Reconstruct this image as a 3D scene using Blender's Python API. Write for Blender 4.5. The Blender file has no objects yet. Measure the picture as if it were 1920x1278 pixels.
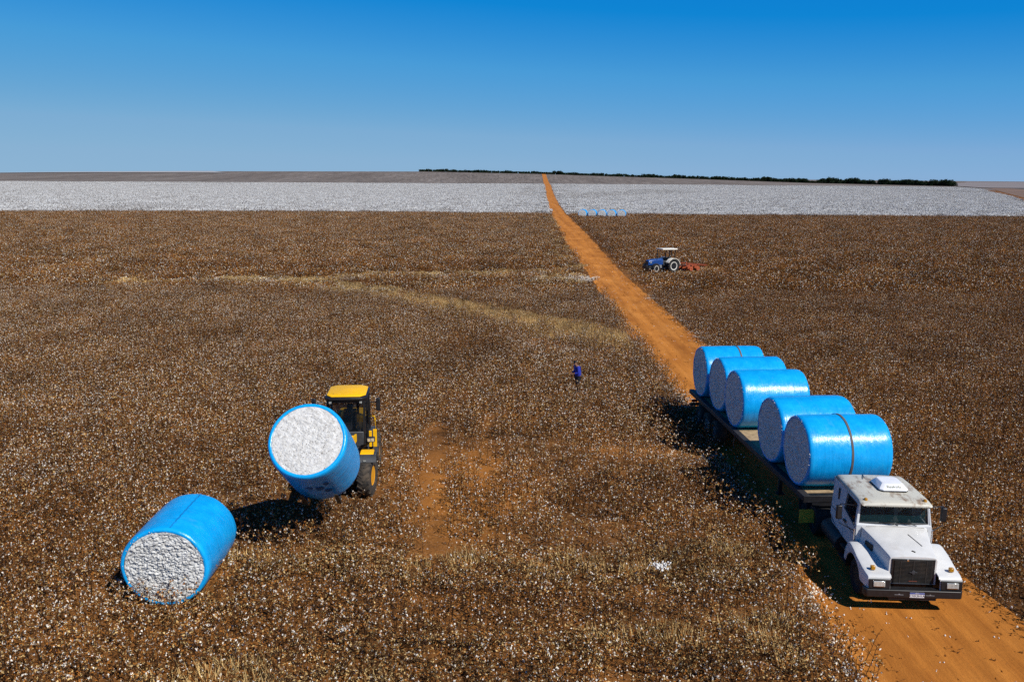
import bpy, bmesh, math, random
from mathutils import Vector, Matrix, noise, Euler
R = math.radians
rnd = random.Random(7)
scene = bpy.context.scene
COL = scene.collection

# ---------------------------------------------------------------- materials
def lin(c):
    f = lambda v: v/12.92 if v <= 0.04045 else ((v+0.055)/1.055)**2.4
    return tuple(f(x/255.0) for x in c)

def new_mat(name):
    m = bpy.data.materials.new(name); m.use_nodes = True
    nt = m.node_tree; b = nt.nodes['Principled BSDF']
    return m, nt, b

def node(nt, kind, **kw):
    n = nt.nodes.new(kind)
    for k, v in kw.items():
        if k == 'ins':
            for a, c in v.items(): n.inputs[a].default_value = c
        else: setattr(n, k, v)
    return n

def ramp(nt, stops, interp='LINEAR'):
    n = nt.nodes.new('ShaderNodeValToRGB'); cr = n.color_ramp; cr.interpolation = interp
    while len(cr.elements) < len(stops): cr.elements.new(0.5)
    for e, (p, c) in zip(cr.elements, stops):
        e.position = p; e.color = (c[0], c[1], c[2], 1.0)
    return n

def mixc(nt, fac, a, b, mode='MIX'):
    n = nt.nodes.new('ShaderNodeMix'); n.data_type = 'RGBA'; n.blend_type = mode
    for sock, v in ((n.inputs[0], fac), (n.inputs[6], a), (n.inputs[7], b)):
        if hasattr(v, 'is_linked'): nt.links.new(v, sock)
        elif isinstance(v, (int, float)): sock.default_value = v
        else: sock.default_value = (v[0], v[1], v[2], 1)
    return n.outputs[2]

def noise_tex(nt, scale, detail=3, rough=0.55, coord='Object', stretch=None):
    tc = nt.nodes.new('ShaderNodeTexCoord') if coord != 'World' else nt.nodes.new('ShaderNodeNewGeometry')
    out = tc.outputs['Position'] if coord == 'World' else tc.outputs[coord]
    if stretch:
        mp = nt.nodes.new('ShaderNodeMapping'); mp.inputs['Scale'].default_value = stretch
        nt.links.new(out, mp.inputs['Vector']); out = mp.outputs[0]
    n = nt.nodes.new('ShaderNodeTexNoise')
    n.inputs['Scale'].default_value = scale; n.inputs['Detail'].default_value = detail
    n.inputs['Roughness'].default_value = rough
    nt.links.new(out, n.inputs['Vector'])
    return n.outputs['Fac']

def bump(nt, b, h, strength=0.3, dist=0.05):
    n = nt.nodes.new('ShaderNodeBump'); n.inputs['Strength'].default_value = strength
    n.inputs['Distance'].default_value = dist
    nt.links.new(h, n.inputs['Height']); nt.links.new(n.outputs[0], b.inputs['Normal'])

def surf(name, col, rough=0.5, metal=0.0, var=0.25, scale=6.0, coat=0.0, dirt=None, dirt_amt=0.5, bmp=0.0, spec=0.5):
    """plain surface with a blotchy tone of its own, optional dirt patches and fine bumps"""
    m, nt, b = new_mat(name)
    f = noise_tex(nt, scale, 4)
    lo = tuple(c*(1-var) for c in col); hi = tuple(min(1, c*(1+var*0.6)) for c in col)
    r = ramp(nt, [(0.3, lo), (0.7, hi)]); nt.links.new(f, r.inputs[0])
    out = r.outputs[0]
    if dirt:
        f2 = noise_tex(nt, scale*0.45, 6, 0.7)
        r2 = ramp(nt, [(0.62-0.3*dirt_amt, (0, 0, 0)), (0.80-0.2*dirt_amt, (dirt_amt, dirt_amt, dirt_amt))]); nt.links.new(f2, r2.inputs[0])
        out = mixc(nt, r2.outputs[0], out, dirt)
    nt.links.new(out, b.inputs['Base Color'])
    b.inputs['Roughness'].default_value = rough; b.inputs['Metallic'].default_value = metal
    b.inputs['Coat Weight'].default_value = coat; b.inputs['Coat Roughness'].default_value = 0.15
    b.inputs['Specular IOR Level'].default_value = spec
    if bmp: bump(nt, b, noise_tex(nt, scale*7, 3), bmp, 0.02)
    return m

M = {}
M['white'] = surf('white_paint', (.655, .655, .645), .38, var=.08, scale=3, coat=.25, dirt=(.34, .27, .19), dirt_amt=.30)
M['white_dirty'] = surf('dirty_white_paint', (.66, .65, .58), .55, var=.10, scale=3, dirt=(.26, .19, .12), dirt_amt=.55)
def streaky(name, col, grime, lo, hi, scale, stretch, rough=.5):
    # old paint with grime patches and fine scratches of its own
    m, nt, b = new_mat(name)
    f = noise_tex(nt, 3, 4); r = ramp(nt, [(.3, tuple(c*.93 for c in col)), (.7, col)]); nt.links.new(f, r.inputs[0])
    f2 = noise_tex(nt, scale, 7, .72, stretch=stretch); r2 = ramp(nt, [(lo, (0, 0, 0)), (hi, (.85, .85, .85))]); nt.links.new(f2, r2.inputs[0])
    c = mixc(nt, r2.outputs[0], r.outputs[0], grime)
    f3 = noise_tex(nt, scale*6, 3, .6, stretch=stretch); r3 = ramp(nt, [(.68, (0, 0, 0)), (.73, (.8, .8, .8))]); nt.links.new(f3, r3.inputs[0])
    nt.links.new(mixc(nt, r3.outputs[0], c, (.10, .06, .04)), b.inputs['Base Color']); b.inputs['Roughness'].default_value = rough
    return m
M['roof_paint'] = streaky('weathered_roof_paint', (.56, .545, .47), (.20, .125, .07), .50, .62, 1.7, (1.6, .8, 1))
M['side_paint'] = streaky('scraped_white_paint', (.60, .62, .64), (.30, .25, .20), .60, .74, 1.6, (1, .8, 1.6))
M['white_clean'] = surf('white_plastic', (.82, .83, .86), .4, var=.05)
M['black'] = surf('black_plastic', (.012, .012, .014), .45, var=.4)
M['black_dusty'] = surf('dusty_black', (.022, .020, .018), .6, var=.4, dirt=(.10, .07, .045), dirt_amt=.35)
M['chassis'] = surf('chassis_paint', (.02, .02, .022), .6, var=.4, dirt=(.09, .06, .04), dirt_amt=.4)
M['rubber'] = surf('dusty_rubber', (.028, .025, .022), .85, var=.35, scale=9, dirt=(.14, .10, .065), dirt_amt=.6, bmp=.2)
M['rubber_black'] = surf('black_rubber', (.012, .012, .013), .85, var=.35, scale=9, dirt=(.03, .025, .02), dirt_amt=.3)
M['yellow'] = surf('yellow_paint', (.92, .50, .004), .5, var=.08, scale=4, coat=0, spec=.25, dirt=(.30, .16, .03), dirt_amt=.25)
M['rim_yellow'] = surf('rim_yellow', (.75, .33, .012), .5, var=.15, dirt=(.3, .13, .03), dirt_amt=.35)
M['grey_dark'] = surf('dark_grey_paint', (.045, .05, .058), .5, var=.3)
M['grey'] = surf('grey_metal', (.28, .29, .31), .45, metal=.3, var=.2)
M['chrome'] = surf('bright_metal', (.75, .76, .78), .2, metal=1, var=.05)
M['rail'] = surf('dusty_rail_shade', (.028, .026, .028), .6, var=.3, dirt=(.08, .06, .045), dirt_amt=.3)  # shade beside the bales put into the dark base colour, plus dust
M['blue_tractor'] = surf('blue_paint', (.008, .055, .24), .35, var=.15, coat=.4)
M['cream'] = surf('cream_paint', (.76, .72, .62), .5, var=.10)
M['orange_red'] = surf('faded_orange_red', (.40, .085, .03), .6, var=.25, dirt=(.3, .14, .08), dirt_amt=.3)
M['amber'] = surf('amber_lens', (.42, .20, .012), .25, var=.2)
M['tyre_white'] = surf('pale_rim', (.70, .68, .62), .5, var=.1, dirt=(.35, .25, .15), dirt_amt=.25)
M['wood'] = surf('dusty_deck_wood', (.42, .30, .17), .85, var=.35, scale=5, dirt=(.20, .12, .06), dirt_amt=.4, bmp=.2)
M['strap'] = surf('webbing_strap', (.12, .10, .09), .8, var=.3)
M['plate_white'] = surf('plate_white', (.72, .72, .74), .4, var=.04)
M['plate_blue'] = surf('plate_blue', (.03, .06, .30), .4, var=.05)
M['plate_ink'] = surf('plate_ink', (.02, .02, .03), .5, var=.05)
M['olive_ink'] = surf('olive_ink', (.42, .42, .30), .5, var=.2)
M['seat'] = surf('cab_seat', (.10, .11, .12), .8, var=.3)
M['cloth_grey'] = surf('grey_cloth', (.32, .34, .34), .9, var=.3)
M['skin'] = surf('skin', (.22, .11, .07), .6, var=.08)
M['hair'] = surf('dark_hair', (.012, .009, .008), .7, var=.3)
M['jacket'] = surf('blue_jacket', (.012, .03, .36), .75, var=.25, scale=14, bmp=.3)
M['trousers'] = surf('dark_trousers', (.012, .014, .022), .85, var=.3, scale=14)
M['shoe'] = surf('dark_shoe', (.03, .022, .018), .7)
M['wad'] = surf('loose_cotton', (.80, .79, .77), .95, var=.12, scale=20, bmp=.5)

def glass(name, col, alpha):
    m, nt, b = new_mat(name)
    b.inputs['Base Color'].default_value = (*col, 1); b.inputs['Roughness'].default_value = .05
    f = noise_tex(nt, 4, 4); r = ramp(nt, [(0.3, (alpha-.08,)*3), (.7, (alpha+.06,)*3)])
    nt.links.new(f, r.inputs[0]); nt.links.new(r.outputs[0], b.inputs['Alpha'])
    return m
M['screen'] = glass('tinted_windscreen', (.006, .032, .040), .60)
M['cab_glass'] = glass('tinted_cab_glass', (.006, .010, .016), .60)
M['lamp'] = surf('lamp_glass', (.55, .58, .56), .12, metal=.4, var=.3, scale=14)

def wrap_mat():
    m, nt, b = new_mat('blue_bale_wrap')
    f = noise_tex(nt, 2.2, 5, .6); r = ramp(nt, [(.25, (.002, .29, .68)), (.55, (.004, .37, .84)), (.8, (.010, .44, .90))])
    nt.links.new(f, r.inputs[0])
    f2 = noise_tex(nt, 3.0, 6, .72, stretch=(1, .35, 1)); r2 = ramp(nt, [(.58, (0, 0, 0)), (.72, (.35, .35, .35))]); nt.links.new(f2, r2.inputs[0])
    col = mixc(nt, r2.outputs[0], r.outputs[0], (.10, .42, .72))
    nt.links.new(col, b.inputs['Base Color'])
    f3 = noise_tex(nt, 9, 5, .6); r3 = ramp(nt, [(.3, (.20,)*3), (.75, (.36,)*3)]); nt.links.new(f3, r3.inputs[0])
    nt.links.new(r3.outputs[0], b.inputs['Roughness'])
    h = noise_tex(nt, 1.6, 6, .62, stretch=(5, .55, .55))
    h2 = noise_tex(nt, 4.5, 4, .6, stretch=(1, 1, 1))
    a = node(nt, 'ShaderNodeMath', operation='MULTIPLY_ADD'); a.inputs[1].default_value = .35
    nt.links.new(h2, a.inputs[0]); nt.links.new(h, a.inputs[2])
    bump(nt, b, a.outputs[0], .45, .05)
    return m
M['wrap'] = wrap_mat()
M['wrap_dark'] = surf('blue_wrap_seam', (.004, .22, .58), .5, var=.2)
M['wrap_stain'] = surf('soil_smear', (.006, .09, .24), .8, var=.4)

def face_mat():
    m, nt, b = new_mat('pressed_cotton')
    f = noise_tex(nt, 9, 5, .6); r = ramp(nt, [(.28, (.44, .43, .41)), (.6, (.68, .68, .67))]); nt.links.new(f, r.inputs[0])
    v = node(nt, 'ShaderNodeTexVoronoi', feature='F1'); v.inputs['Scale'].default_value = 13; v.inputs['Randomness'].default_value = 1
    tc = nt.nodes.new('ShaderNodeTexCoord'); nt.links.new(tc.outputs['Object'], v.inputs['Vector'])
    rv = ramp(nt, [(.14, (1, 1, 1)), (.25, (0, 0, 0))]); nt.links.new(v.outputs['Distance'], rv.inputs[0])
    g = noise_tex(nt, 5, 2); rg = ramp(nt, [(.42, (0, 0, 0)), (.54, (.85, .85, .85))]); nt.links.new(g, rg.inputs[0])
    mm = node(nt, 'ShaderNodeMath', operation='MULTIPLY'); nt.links.new(rv.outputs[0], mm.inputs[0]); nt.links.new(rg.outputs[0], mm.inputs[1])
    nt.links.new(mixc(nt, mm.outputs[0], r.outputs[0], (.10, .075, .05)), b.inputs['Base Color'])
    b.inputs['Roughness'].default_value = .95; b.inputs['Specular IOR Level'].default_value = .1
    bump(nt, b, noise_tex(nt, 30, 4, .7), .7, .03)
    return m
M['cotton_face'] = face_mat()

# plant materials: each instance gets its own tone
def plant_mat(name, a, bcol, rough=.9, tone=.45):
    m, nt, b = new_mat(name)
    oi = nt.nodes.new('ShaderNodeObjectInfo')
    f = noise_tex(nt, 11, 3, .6, 'World')
    r = ramp(nt, [(.3, a), (.7, bcol)]); nt.links.new(f, r.inputs[0])
    k = node(nt, 'ShaderNodeMath', operation='MULTIPLY_ADD'); k.inputs[1].default_value = tone*2; k.inputs[2].default_value = 1-tone
    nt.links.new(oi.outputs['Random'], k.inputs[0])
    big = noise_tex(nt, .16, 7, .68, 'World'); rb = ramp(nt, [(.32, (.58, .53, .48)), (.5, (1, 1, 1)), (.68, (1.28, 1.28, 1.22))]); nt.links.new(big, rb.inputs[0])
    c = mixc(nt, 1.0, r.outputs[0], rb.outputs[0], 'MULTIPLY')
    cc = node(nt, 'ShaderNodeVectorMath', operation='SCALE'); nt.links.new(c, cc.inputs[0]); nt.links.new(k.outputs[0], cc.inputs['Scale'])
    nt.links.new(cc.outputs[0], b.inputs['Base Color'])
    b.inputs['Roughness'].default_value = rough; b.inputs['Specular IOR Level'].default_value = .15
    return m
P_STEM, P_BURR, P_TAN, P_COT = (plant_mat('dry_stem', (.034, .016, .008), (.075, .035, .015)),
    plant_mat('dry_boll_husk', (.165, .060, .011), (.33, .135, .028)),
    plant_mat('straw_leaf', (.38, .25, .10), (.60, .42, .19), tone=.25),
    plant_mat('cotton_lint', (.66, .61, .53), (.86, .82, .75), tone=.10))
P_GREY = plant_mat('grey_dry_leaf', (.13, .115, .10), (.24, .215, .19), tone=.2)
P_WHITE = plant_mat('white_boll', (.50, .505, .51), (.65, .655, .665), tone=.06)
# ---------------------------------------------------------------- mesh builder
class MB:
    def __init__(s): s.v = []; s.f = []; s.mi = []
    def add(s, vs, fs, mi=0, mat=None):
        o = len(s.v)
        s.v += [tuple(mat @ Vector(p)) if mat else tuple(p) for p in vs]
        s.f += [tuple(i+o for i in f) for f in fs]; s.mi += [mi]*len(fs)
        return s
    def hexa(s, p, mi=0, mat=None):   # p: bottom 4 ccw, top 4 ccw
        return s.add(p, [(3, 2, 1, 0), (4, 5, 6, 7), (0, 1, 5, 4), (1, 2, 6, 5), (2, 3, 7, 6), (3, 0, 4, 7)], mi, mat)
    def box(s, c, d, rot=None, mi=0):
        x, y, z = (k/2 for k in d)
        p = [(-x, -y, -z), (x, -y, -z), (x, y, -z), (-x, y, -z), (-x, -y, z), (x, -y, z), (x, y, z), (-x, y, z)]
        m = Matrix.Translation(c)
        if rot: m = m @ Euler(rot).to_matrix().to_4x4()
        return s.hexa(p, mi, m)
    def bb(s, x0, x1, y0, y1, z0, z1, mi=0):
        return s.box(((x0+x1)/2, (y0+y1)/2, (z0+z1)/2), (abs(x1-x0), abs(y1-y0), abs(z1-z0)), mi=mi)
    def bar(s, a, b, w, h=None, mi=0, up=(0, 0, 1)):
        a = Vector(a); b = Vector(b); d = b-a; L = d.length; d.normalize()
        u = Vector(up)
        if abs(d.dot(u)) > .98: u = Vector((0, 1, 0))
        x = d.cross(u).normalized(); z = x.cross(d)
        m = Matrix((x, d, z)).transposed().to_4x4(); m.translation = (a+b)/2
        h = h or w
        p = [(-w/2, -L/2, -h/2), (w/2, -L/2, -h/2), (w/2, L/2, -h/2), (-w/2, L/2, -h/2), (-w/2, -L/2, h/2), (w/2, -L/2, h/2), (w/2, L/2, h/2), (-w/2, L/2, h/2)]
        return s.hexa(p, mi, m)
    def tube(s, path, r, n=8, mi=0, caps=True):
        path = [Vector(p) for p in path]; k = len(path)
        rr = r if isinstance(r, (list, tuple)) else [r]*k
        vs = []; fs = []
        for i, p in enumerate(path):
            d = (path[min(i+1, k-1)]-path[max(i-1, 0)]).normalized()
            u = Vector((0, 0, 1)) if abs(d.z) < .95 else Vector((0, 1, 0))
            x = d.cross(u).normalized(); y = x.cross(d)
            for j in range(n):
                a = 2*math.pi*j/n
                vs.append(p+(x*math.cos(a)+y*math.sin(a))*rr[i])
        for i in range(k-1):
            for j in range(n):
                j2 = (j+1) % n
                fs.append((i*n+j, i*n+j2, (i+1)*n+j2, (i+1)*n+j))
        if caps: fs.append(tuple(range(n-1, -1, -1))); fs.append(tuple((k-1)*n+j for j in range(n)))
        return s.add(vs, fs, mi)
    def lathe(s, prof, axis='X', n=32, c=(0, 0, 0), mi=0, caps=True):
        """prof: (position along axis, radius) rows"""
        vs = []; fs = []; k = len(prof)
        for (t, r) in prof:
            for j in range(n):
                a = 2*math.pi*j/n; p, q = r*math.cos(a), r*math.sin(a)
                v = {'X': (t, p, q), 'Y': (q, t, p), 'Z': (p, q, t)}[axis]
                vs.append((v[0]+c[0], v[1]+c[1], v[2]+c[2]))
        for i in range(k-1):
            for j in range(n):
                j2 = (j+1) % n; fs.append((i*n+j, i*n+j2, (i+1)*n+j2, (i+1)*n+j))
        if caps and prof[0][1] > 1e-6: fs.append(tuple(range(n-1, -1, -1)))
        if caps and prof[-1][1] > 1e-6: fs.append(tuple((k-1)*n+j for j in range(n)))
        return s.add(vs, fs, mi)
    def prism(s, poly, a0, a1, axis='X', mi=0):
        """poly in the two other axes, extruded along axis"""
        n = len(poly)
        def P(t, p): return {'X': (t, p[0], p[1]), 'Y': (p[0], t, p[1]), 'Z': (p[0], p[1], t)}[axis]
        vs = [P(a0, p) for p in poly]+[P(a1, p) for p in poly]
        fs = [tuple(range(n-1, -1, -1)), tuple(range(n, 2*n))]+[(i, (i+1) % n, n+(i+1) % n, n+i) for i in range(n)]
        return s.add(vs, fs, mi)
    def loft(s, rings, closed=True, caps=True, mi=0):
        n = len(rings[0]); vs = [p for r in rings for p in r]; fs = []
        for i in range(len(rings)-1):
            for j in range(n if closed else n-1):
                j2 = (j+1) % n; fs.append((i*n+j, i*n+j2, (i+1)*n+j2, (i+1)*n+j))
        if caps: fs.append(tuple(range(n-1, -1, -1))); fs.append(tuple((len(rings)-1)*n+j for j in range(n)))
        return s.add(vs, fs, mi)
    def build(s, name, mats, parent=None, bevel=0.0, smooth=35, seg=2, label=None, fixn=True):
        me = bpy.data.meshes.new(name); me.from_pydata(s.v, [], s.f)
        if not isinstance(mats, (list, tuple)): mats = [mats]
        for m in mats: me.materials.append(m)
        for p, i in zip(me.polygons, s.mi): p.material_index = i
        if fixn:
            bm = bmesh.new(); bm.from_mesh(me); bmesh.ops.recalc_face_normals(bm, faces=bm.faces); bm.to_mesh(me); bm.free()
        if smooth:
            for p in me.polygons: p.use_smooth = True
            me.set_sharp_from_angle(angle=R(smooth))
        o = bpy.data.objects.new(name, me); COL.objects.link(o)
        if parent: o.parent = parent
        if bevel:
            b = o.modifiers.new('bevel', 'BEVEL'); b.width = bevel; b.segments = seg; b.limit_method = 'ANGLE'; b.angle_limit = R(40); b.harden_normals = False
        if label: o['label'] = label
        return o

def tag(o, label=None, cat=None, group=None, kind=None):
    if label: o['label'] = label
    if cat: o['category'] = cat
    if group: o['group'] = group
    if kind: o['kind'] = kind
    return o

def thing(name, label, cat, loc=(0, 0, 0), rot=(0, 0, 0), group=None, parent=None):
    o = bpy.data.objects.new(name, None); COL.objects.link(o)
    o.empty_display_size = .3; o.location = loc; o.rotation_euler = rot
    if parent: o.parent = parent
    return tag(o, label, cat, group)

def part_empty(name, parent, loc=(0, 0, 0), rot=(0, 0, 0)):
    o = bpy.data.objects.new(name, None); COL.objects.link(o); o.parent = parent; o.location = loc; o.rotation_euler = rot
    return o

def copy_tree(o, parent=None):
    c = o.copy(); COL.objects.link(c)
    if parent is not None: c.parent = parent
    for ch in list(o.children): copy_tree(ch, c)
    return c

def lettering(txt, size, parent, loc, rot, mat, name='lettering', ext=.002):
    cu = bpy.data.curves.new(name, 'FONT'); cu.body = txt; cu.size = size; cu.extrude = ext
    cu.align_x = 'CENTER'; cu.align_y = 'CENTER'; cu.materials.append(mat)
    t = bpy.data.objects.new('tmp', cu); me = bpy.data.meshes.new_from_object(t); bpy.data.objects.remove(t)
    o = bpy.data.objects.new(name, me); COL.objects.link(o); o.parent = parent; o.location = loc; o.rotation_euler = rot
    return o

def wheel(parent, loc, rad, wid, rim_r, tyre_mat, rim_mat, lugs=0, side=1, name='wheel', steer=0, lug_h=.03, ring=None):
    w = part_empty(name, parent, loc, (0, 0, steer))
    h = wid/2
    t = MB(); t.lathe([(-h*.72, rim_r), (-h*.95, rim_r*1.12), (-h, (rim_r+rad)/2), (-h*.93, rad*.93), (-h*.7, rad*.985), (0, rad), (h*.7, rad*.985), (h*.93, rad*.93), (h, (rim_r+rad)/2), (h*.95, rim_r*1.12), (h*.72, rim_r)], n=40)
    if lugs:
        for i in range(lugs):
            for sd in (-1, 1):
                a = 2*math.pi*(i+(.5 if sd > 0 else 0))/lugs
                m = Matrix.Rotation(a, 4, 'X') @ Matrix.Translation((sd*h*.47, 0, rad*.985)) @ Matrix.Rotation(sd*R(38), 4, 'Z')
                x, y, z = h*.52, rad*.038, lug_h
                t.hexa([(-x, -y, -z), (x, -y, -z), (x, y, -z), (-x, y, -z), (-x, -y*.7, z), (x, -y*.7, z*.6), (x, y*.7, z*.6), (-x, y*.7, z)], 0, m)
    t.build('tyre', tyre_mat, w, smooth=40)
    r = MB()
    for sd in (-1, 1):
        r.lathe([(sd*h*.74, rim_r*1.03), (sd*h*.80, rim_r*.98), (sd*h*.74, rim_r*.90), (sd*h*.35, rim_r*.80), (sd*h*.30, rim_r*.45), (sd*h*.42, rim_r*.32), (sd*h*.50, rim_r*.28), (sd*h*.5, 0.0001)], n=32)
        for i in range(8):
            a = 2*math.pi*i/8; r.lathe([(sd*h*.28, .018), (sd*h*.40, .018)], n=6, c=(0, math.cos(a)*rim_r*.55, math.sin(a)*rim_r*.55))
    r.build('rim', rim_mat, w, smooth=40)
    if ring:
        q = MB()
        for sd in (-1, 1): q.lathe([(sd*h*.755, rim_r*1.05), (sd*h*.83, rim_r*1.0), (sd*h*.80, rim_r*.86), (sd*h*.66, rim_r*.78)], n=32, caps=False)
        q.build('rim_ring', ring, w, smooth=40)
    return w
# ---------------------------------------------------------------- camera, sun, sky
CAM_H = 11.4
cam = bpy.data.cameras.new('camera'); cam.sensor_width = 36; cam.lens = 30.0; cam.clip_end = 60000; cam.clip_start = .3
co = bpy.data.objects.new('camera', cam); COL.objects.link(co)
pitch = math.atan((639-332.)/1600.); roll = R(.45)
co.matrix_world = Matrix.Translation((0, 0, CAM_H)) @ Matrix.Rotation(R(90)-pitch, 4, 'X') @ Matrix.Rotation(roll, 4, 'Z')
scene.camera = co
SUN = Vector((.70, -.70, 1.0)).normalized()
sl = bpy.data.lights.new('sun', 'SUN'); sl.energy = 5.0; sl.angle = R(.5); sl.color = (1, .955, .88)
so = bpy.data.objects.new('sun', sl); COL.objects.link(so); so.rotation_euler = SUN.to_track_quat('Z', 'Y').to_euler(); so.location = (0, 0, 60)
w = bpy.data.worlds.new('World'); scene.world = w; w.use_nodes = True
nt = w.node_tree; sky = nt.nodes.new('ShaderNodeTexSky'); sky.sky_type = 'NISHITA'; sky.sun_disc = False
sky.sun_elevation = math.asin(SUN.z); sky.sun_rotation = math.atan2(SUN.x, SUN.y)
sky.altitude = 800; sky.air_density = .6; sky.dust_density = 0; sky.ozone_density = 1.0
bg = nt.nodes['Background']; bg.inputs['Strength'].default_value = .085
# deepen the clear-air blue: one response curve per channel of the sky texture
sp_ = nt.nodes.new('ShaderNodeSeparateColor'); cb_ = nt.nodes.new('ShaderNodeCombineColor'); nt.links.new(sky.outputs[0], sp_.inputs[0])
SKY_S = .07
CURVES = ([(0, 0), (1.73, .005), (2.6, .066), (5.08, .205), (7.4, .250), (12, .28)],
          [(0, .10), (1.8, .17), (2.86, .235), (4.13, .330), (7.08, .415), (8.93, .440), (12, .46)],
          [(0, .5), (4.5, .645), (6.5, .685), (8.5, .66), (12, .645)])
for i, pts in enumerate(CURVES):
    m0 = node(nt, 'ShaderNodeMath', operation='DIVIDE', use_clamp=True); m0.inputs[1].default_value = 12.0; nt.links.new(sp_.outputs[i], m0.inputs[0])
    fc_ = nt.nodes.new('ShaderNodeFloatCurve'); cv = fc_.mapping.curves[0]
    while len(cv.points) < len(pts): cv.points.new(.5, .5)
    for q, (u_, v_) in zip(cv.points, pts): q.location = (u_/12.0, v_); q.handle_type = 'VECTOR'
    fc_.mapping.update(); nt.links.new(m0.outputs[0], fc_.inputs['Value'])
    m2 = node(nt, 'ShaderNodeMath', operation='DIVIDE'); m2.inputs[1].default_value = SKY_S; nt.links.new(fc_.outputs[0], m2.inputs[0])
    nt.links.new(m2.outputs[0], cb_.inputs[i])
# sky dimmed towards the zenith, above the frame, to deepen the shadows
tcw = nt.nodes.new('ShaderNodeTexCoord'); sx_ = nt.nodes.new('ShaderNodeSeparateXYZ'); nt.links.new(tcw.outputs['Generated'], sx_.inputs[0])
mz_ = node(nt, 'ShaderNodeMapRange', interpolation_type='SMOOTHSTEP'); mz_.inputs[1].default_value = .22; mz_.inputs[2].default_value = .62; mz_.inputs[3].default_value = 1.0; mz_.inputs[4].default_value = .34; nt.links.new(sx_.outputs[2], mz_.inputs[0])
sc_ = node(nt, 'ShaderNodeVectorMath', operation='SCALE'); nt.links.new(cb_.outputs[0], sc_.inputs[0]); nt.links.new(mz_.outputs[0], sc_.inputs['Scale'])
nt.links.new(sc_.outputs[0], bg.inputs[0]); bg.inputs['Strength'].default_value = SKY_S
vs = scene.view_settings; vs.view_transform = 'Standard'; vs.look = 'None'; vs.exposure = 0; vs.gamma = 1; vs.use_curve_mapping = False
scene.cycles.max_bounces = 5; scene.cycles.diffuse_bounces = 2; scene.cycles.glossy_bounces = 2; scene.cycles.transparent_max_bounces = 8
scene.cycles.use_denoising = False

# ---------------------------------------------------------------- terrain
HP = [(-4000, 8), (-600, 9), (0, 11.6), (400, 20), (790, 24), (1015, 20), (1150, 15), (1280, 11), (1500, 3), (1790, -1), (2000, -3), (4000, -3)]
def lerp_table(T, x):
    if x <= T[0][0]: return T[0][1]
    for (a, p), (b, q) in zip(T, T[1:]):
        if x <= b: return p+(q-p)*(x-a)/(b-a)
    return T[-1][1]
def smooth(a, b, x):
    t = max(0, min(1, (x-a)/(b-a))); return t*t*(3-2*t)
def terrain(x, y):
    r = math.hypot(x, y)
    if r < 1300: return 0.0
    if y <= 1: y = 1
    return lerp_table(HP, 960+1600*x/y)*smooth(1300, 2350, r)

ROAD_L = [(5, 7.9), (15, 8.3), (18, 8.45), (21.4, 8.7), (30, 9.0), (41.8, 9.35), (51, 9.15), (64, 8.91), (94, 9.3), (159, 9.8), (268, 12.1), (360, 14.9), (570, 21.9), (1290, 47), (1900, 64), (2400, 78)]
ROAD_R = [(5, 13.4), (15, 13.35), (20, 13.32), (23, 13.1), (42, 13.3), (60, 13.3), (78, 13.25), (102, 13.1), (175, 15.0), (268, 16.6), (360, 19.2), (570, 27), (1290, 56), (1900, 73), (2400, 88)]
def road_lr(y): return lerp_table(ROAD_L, y), lerp_table(ROAD_R, y)
def in_road(x, y, pad=0.0):
    l, r = road_lr(y); return l-pad < x < r+pad

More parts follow.
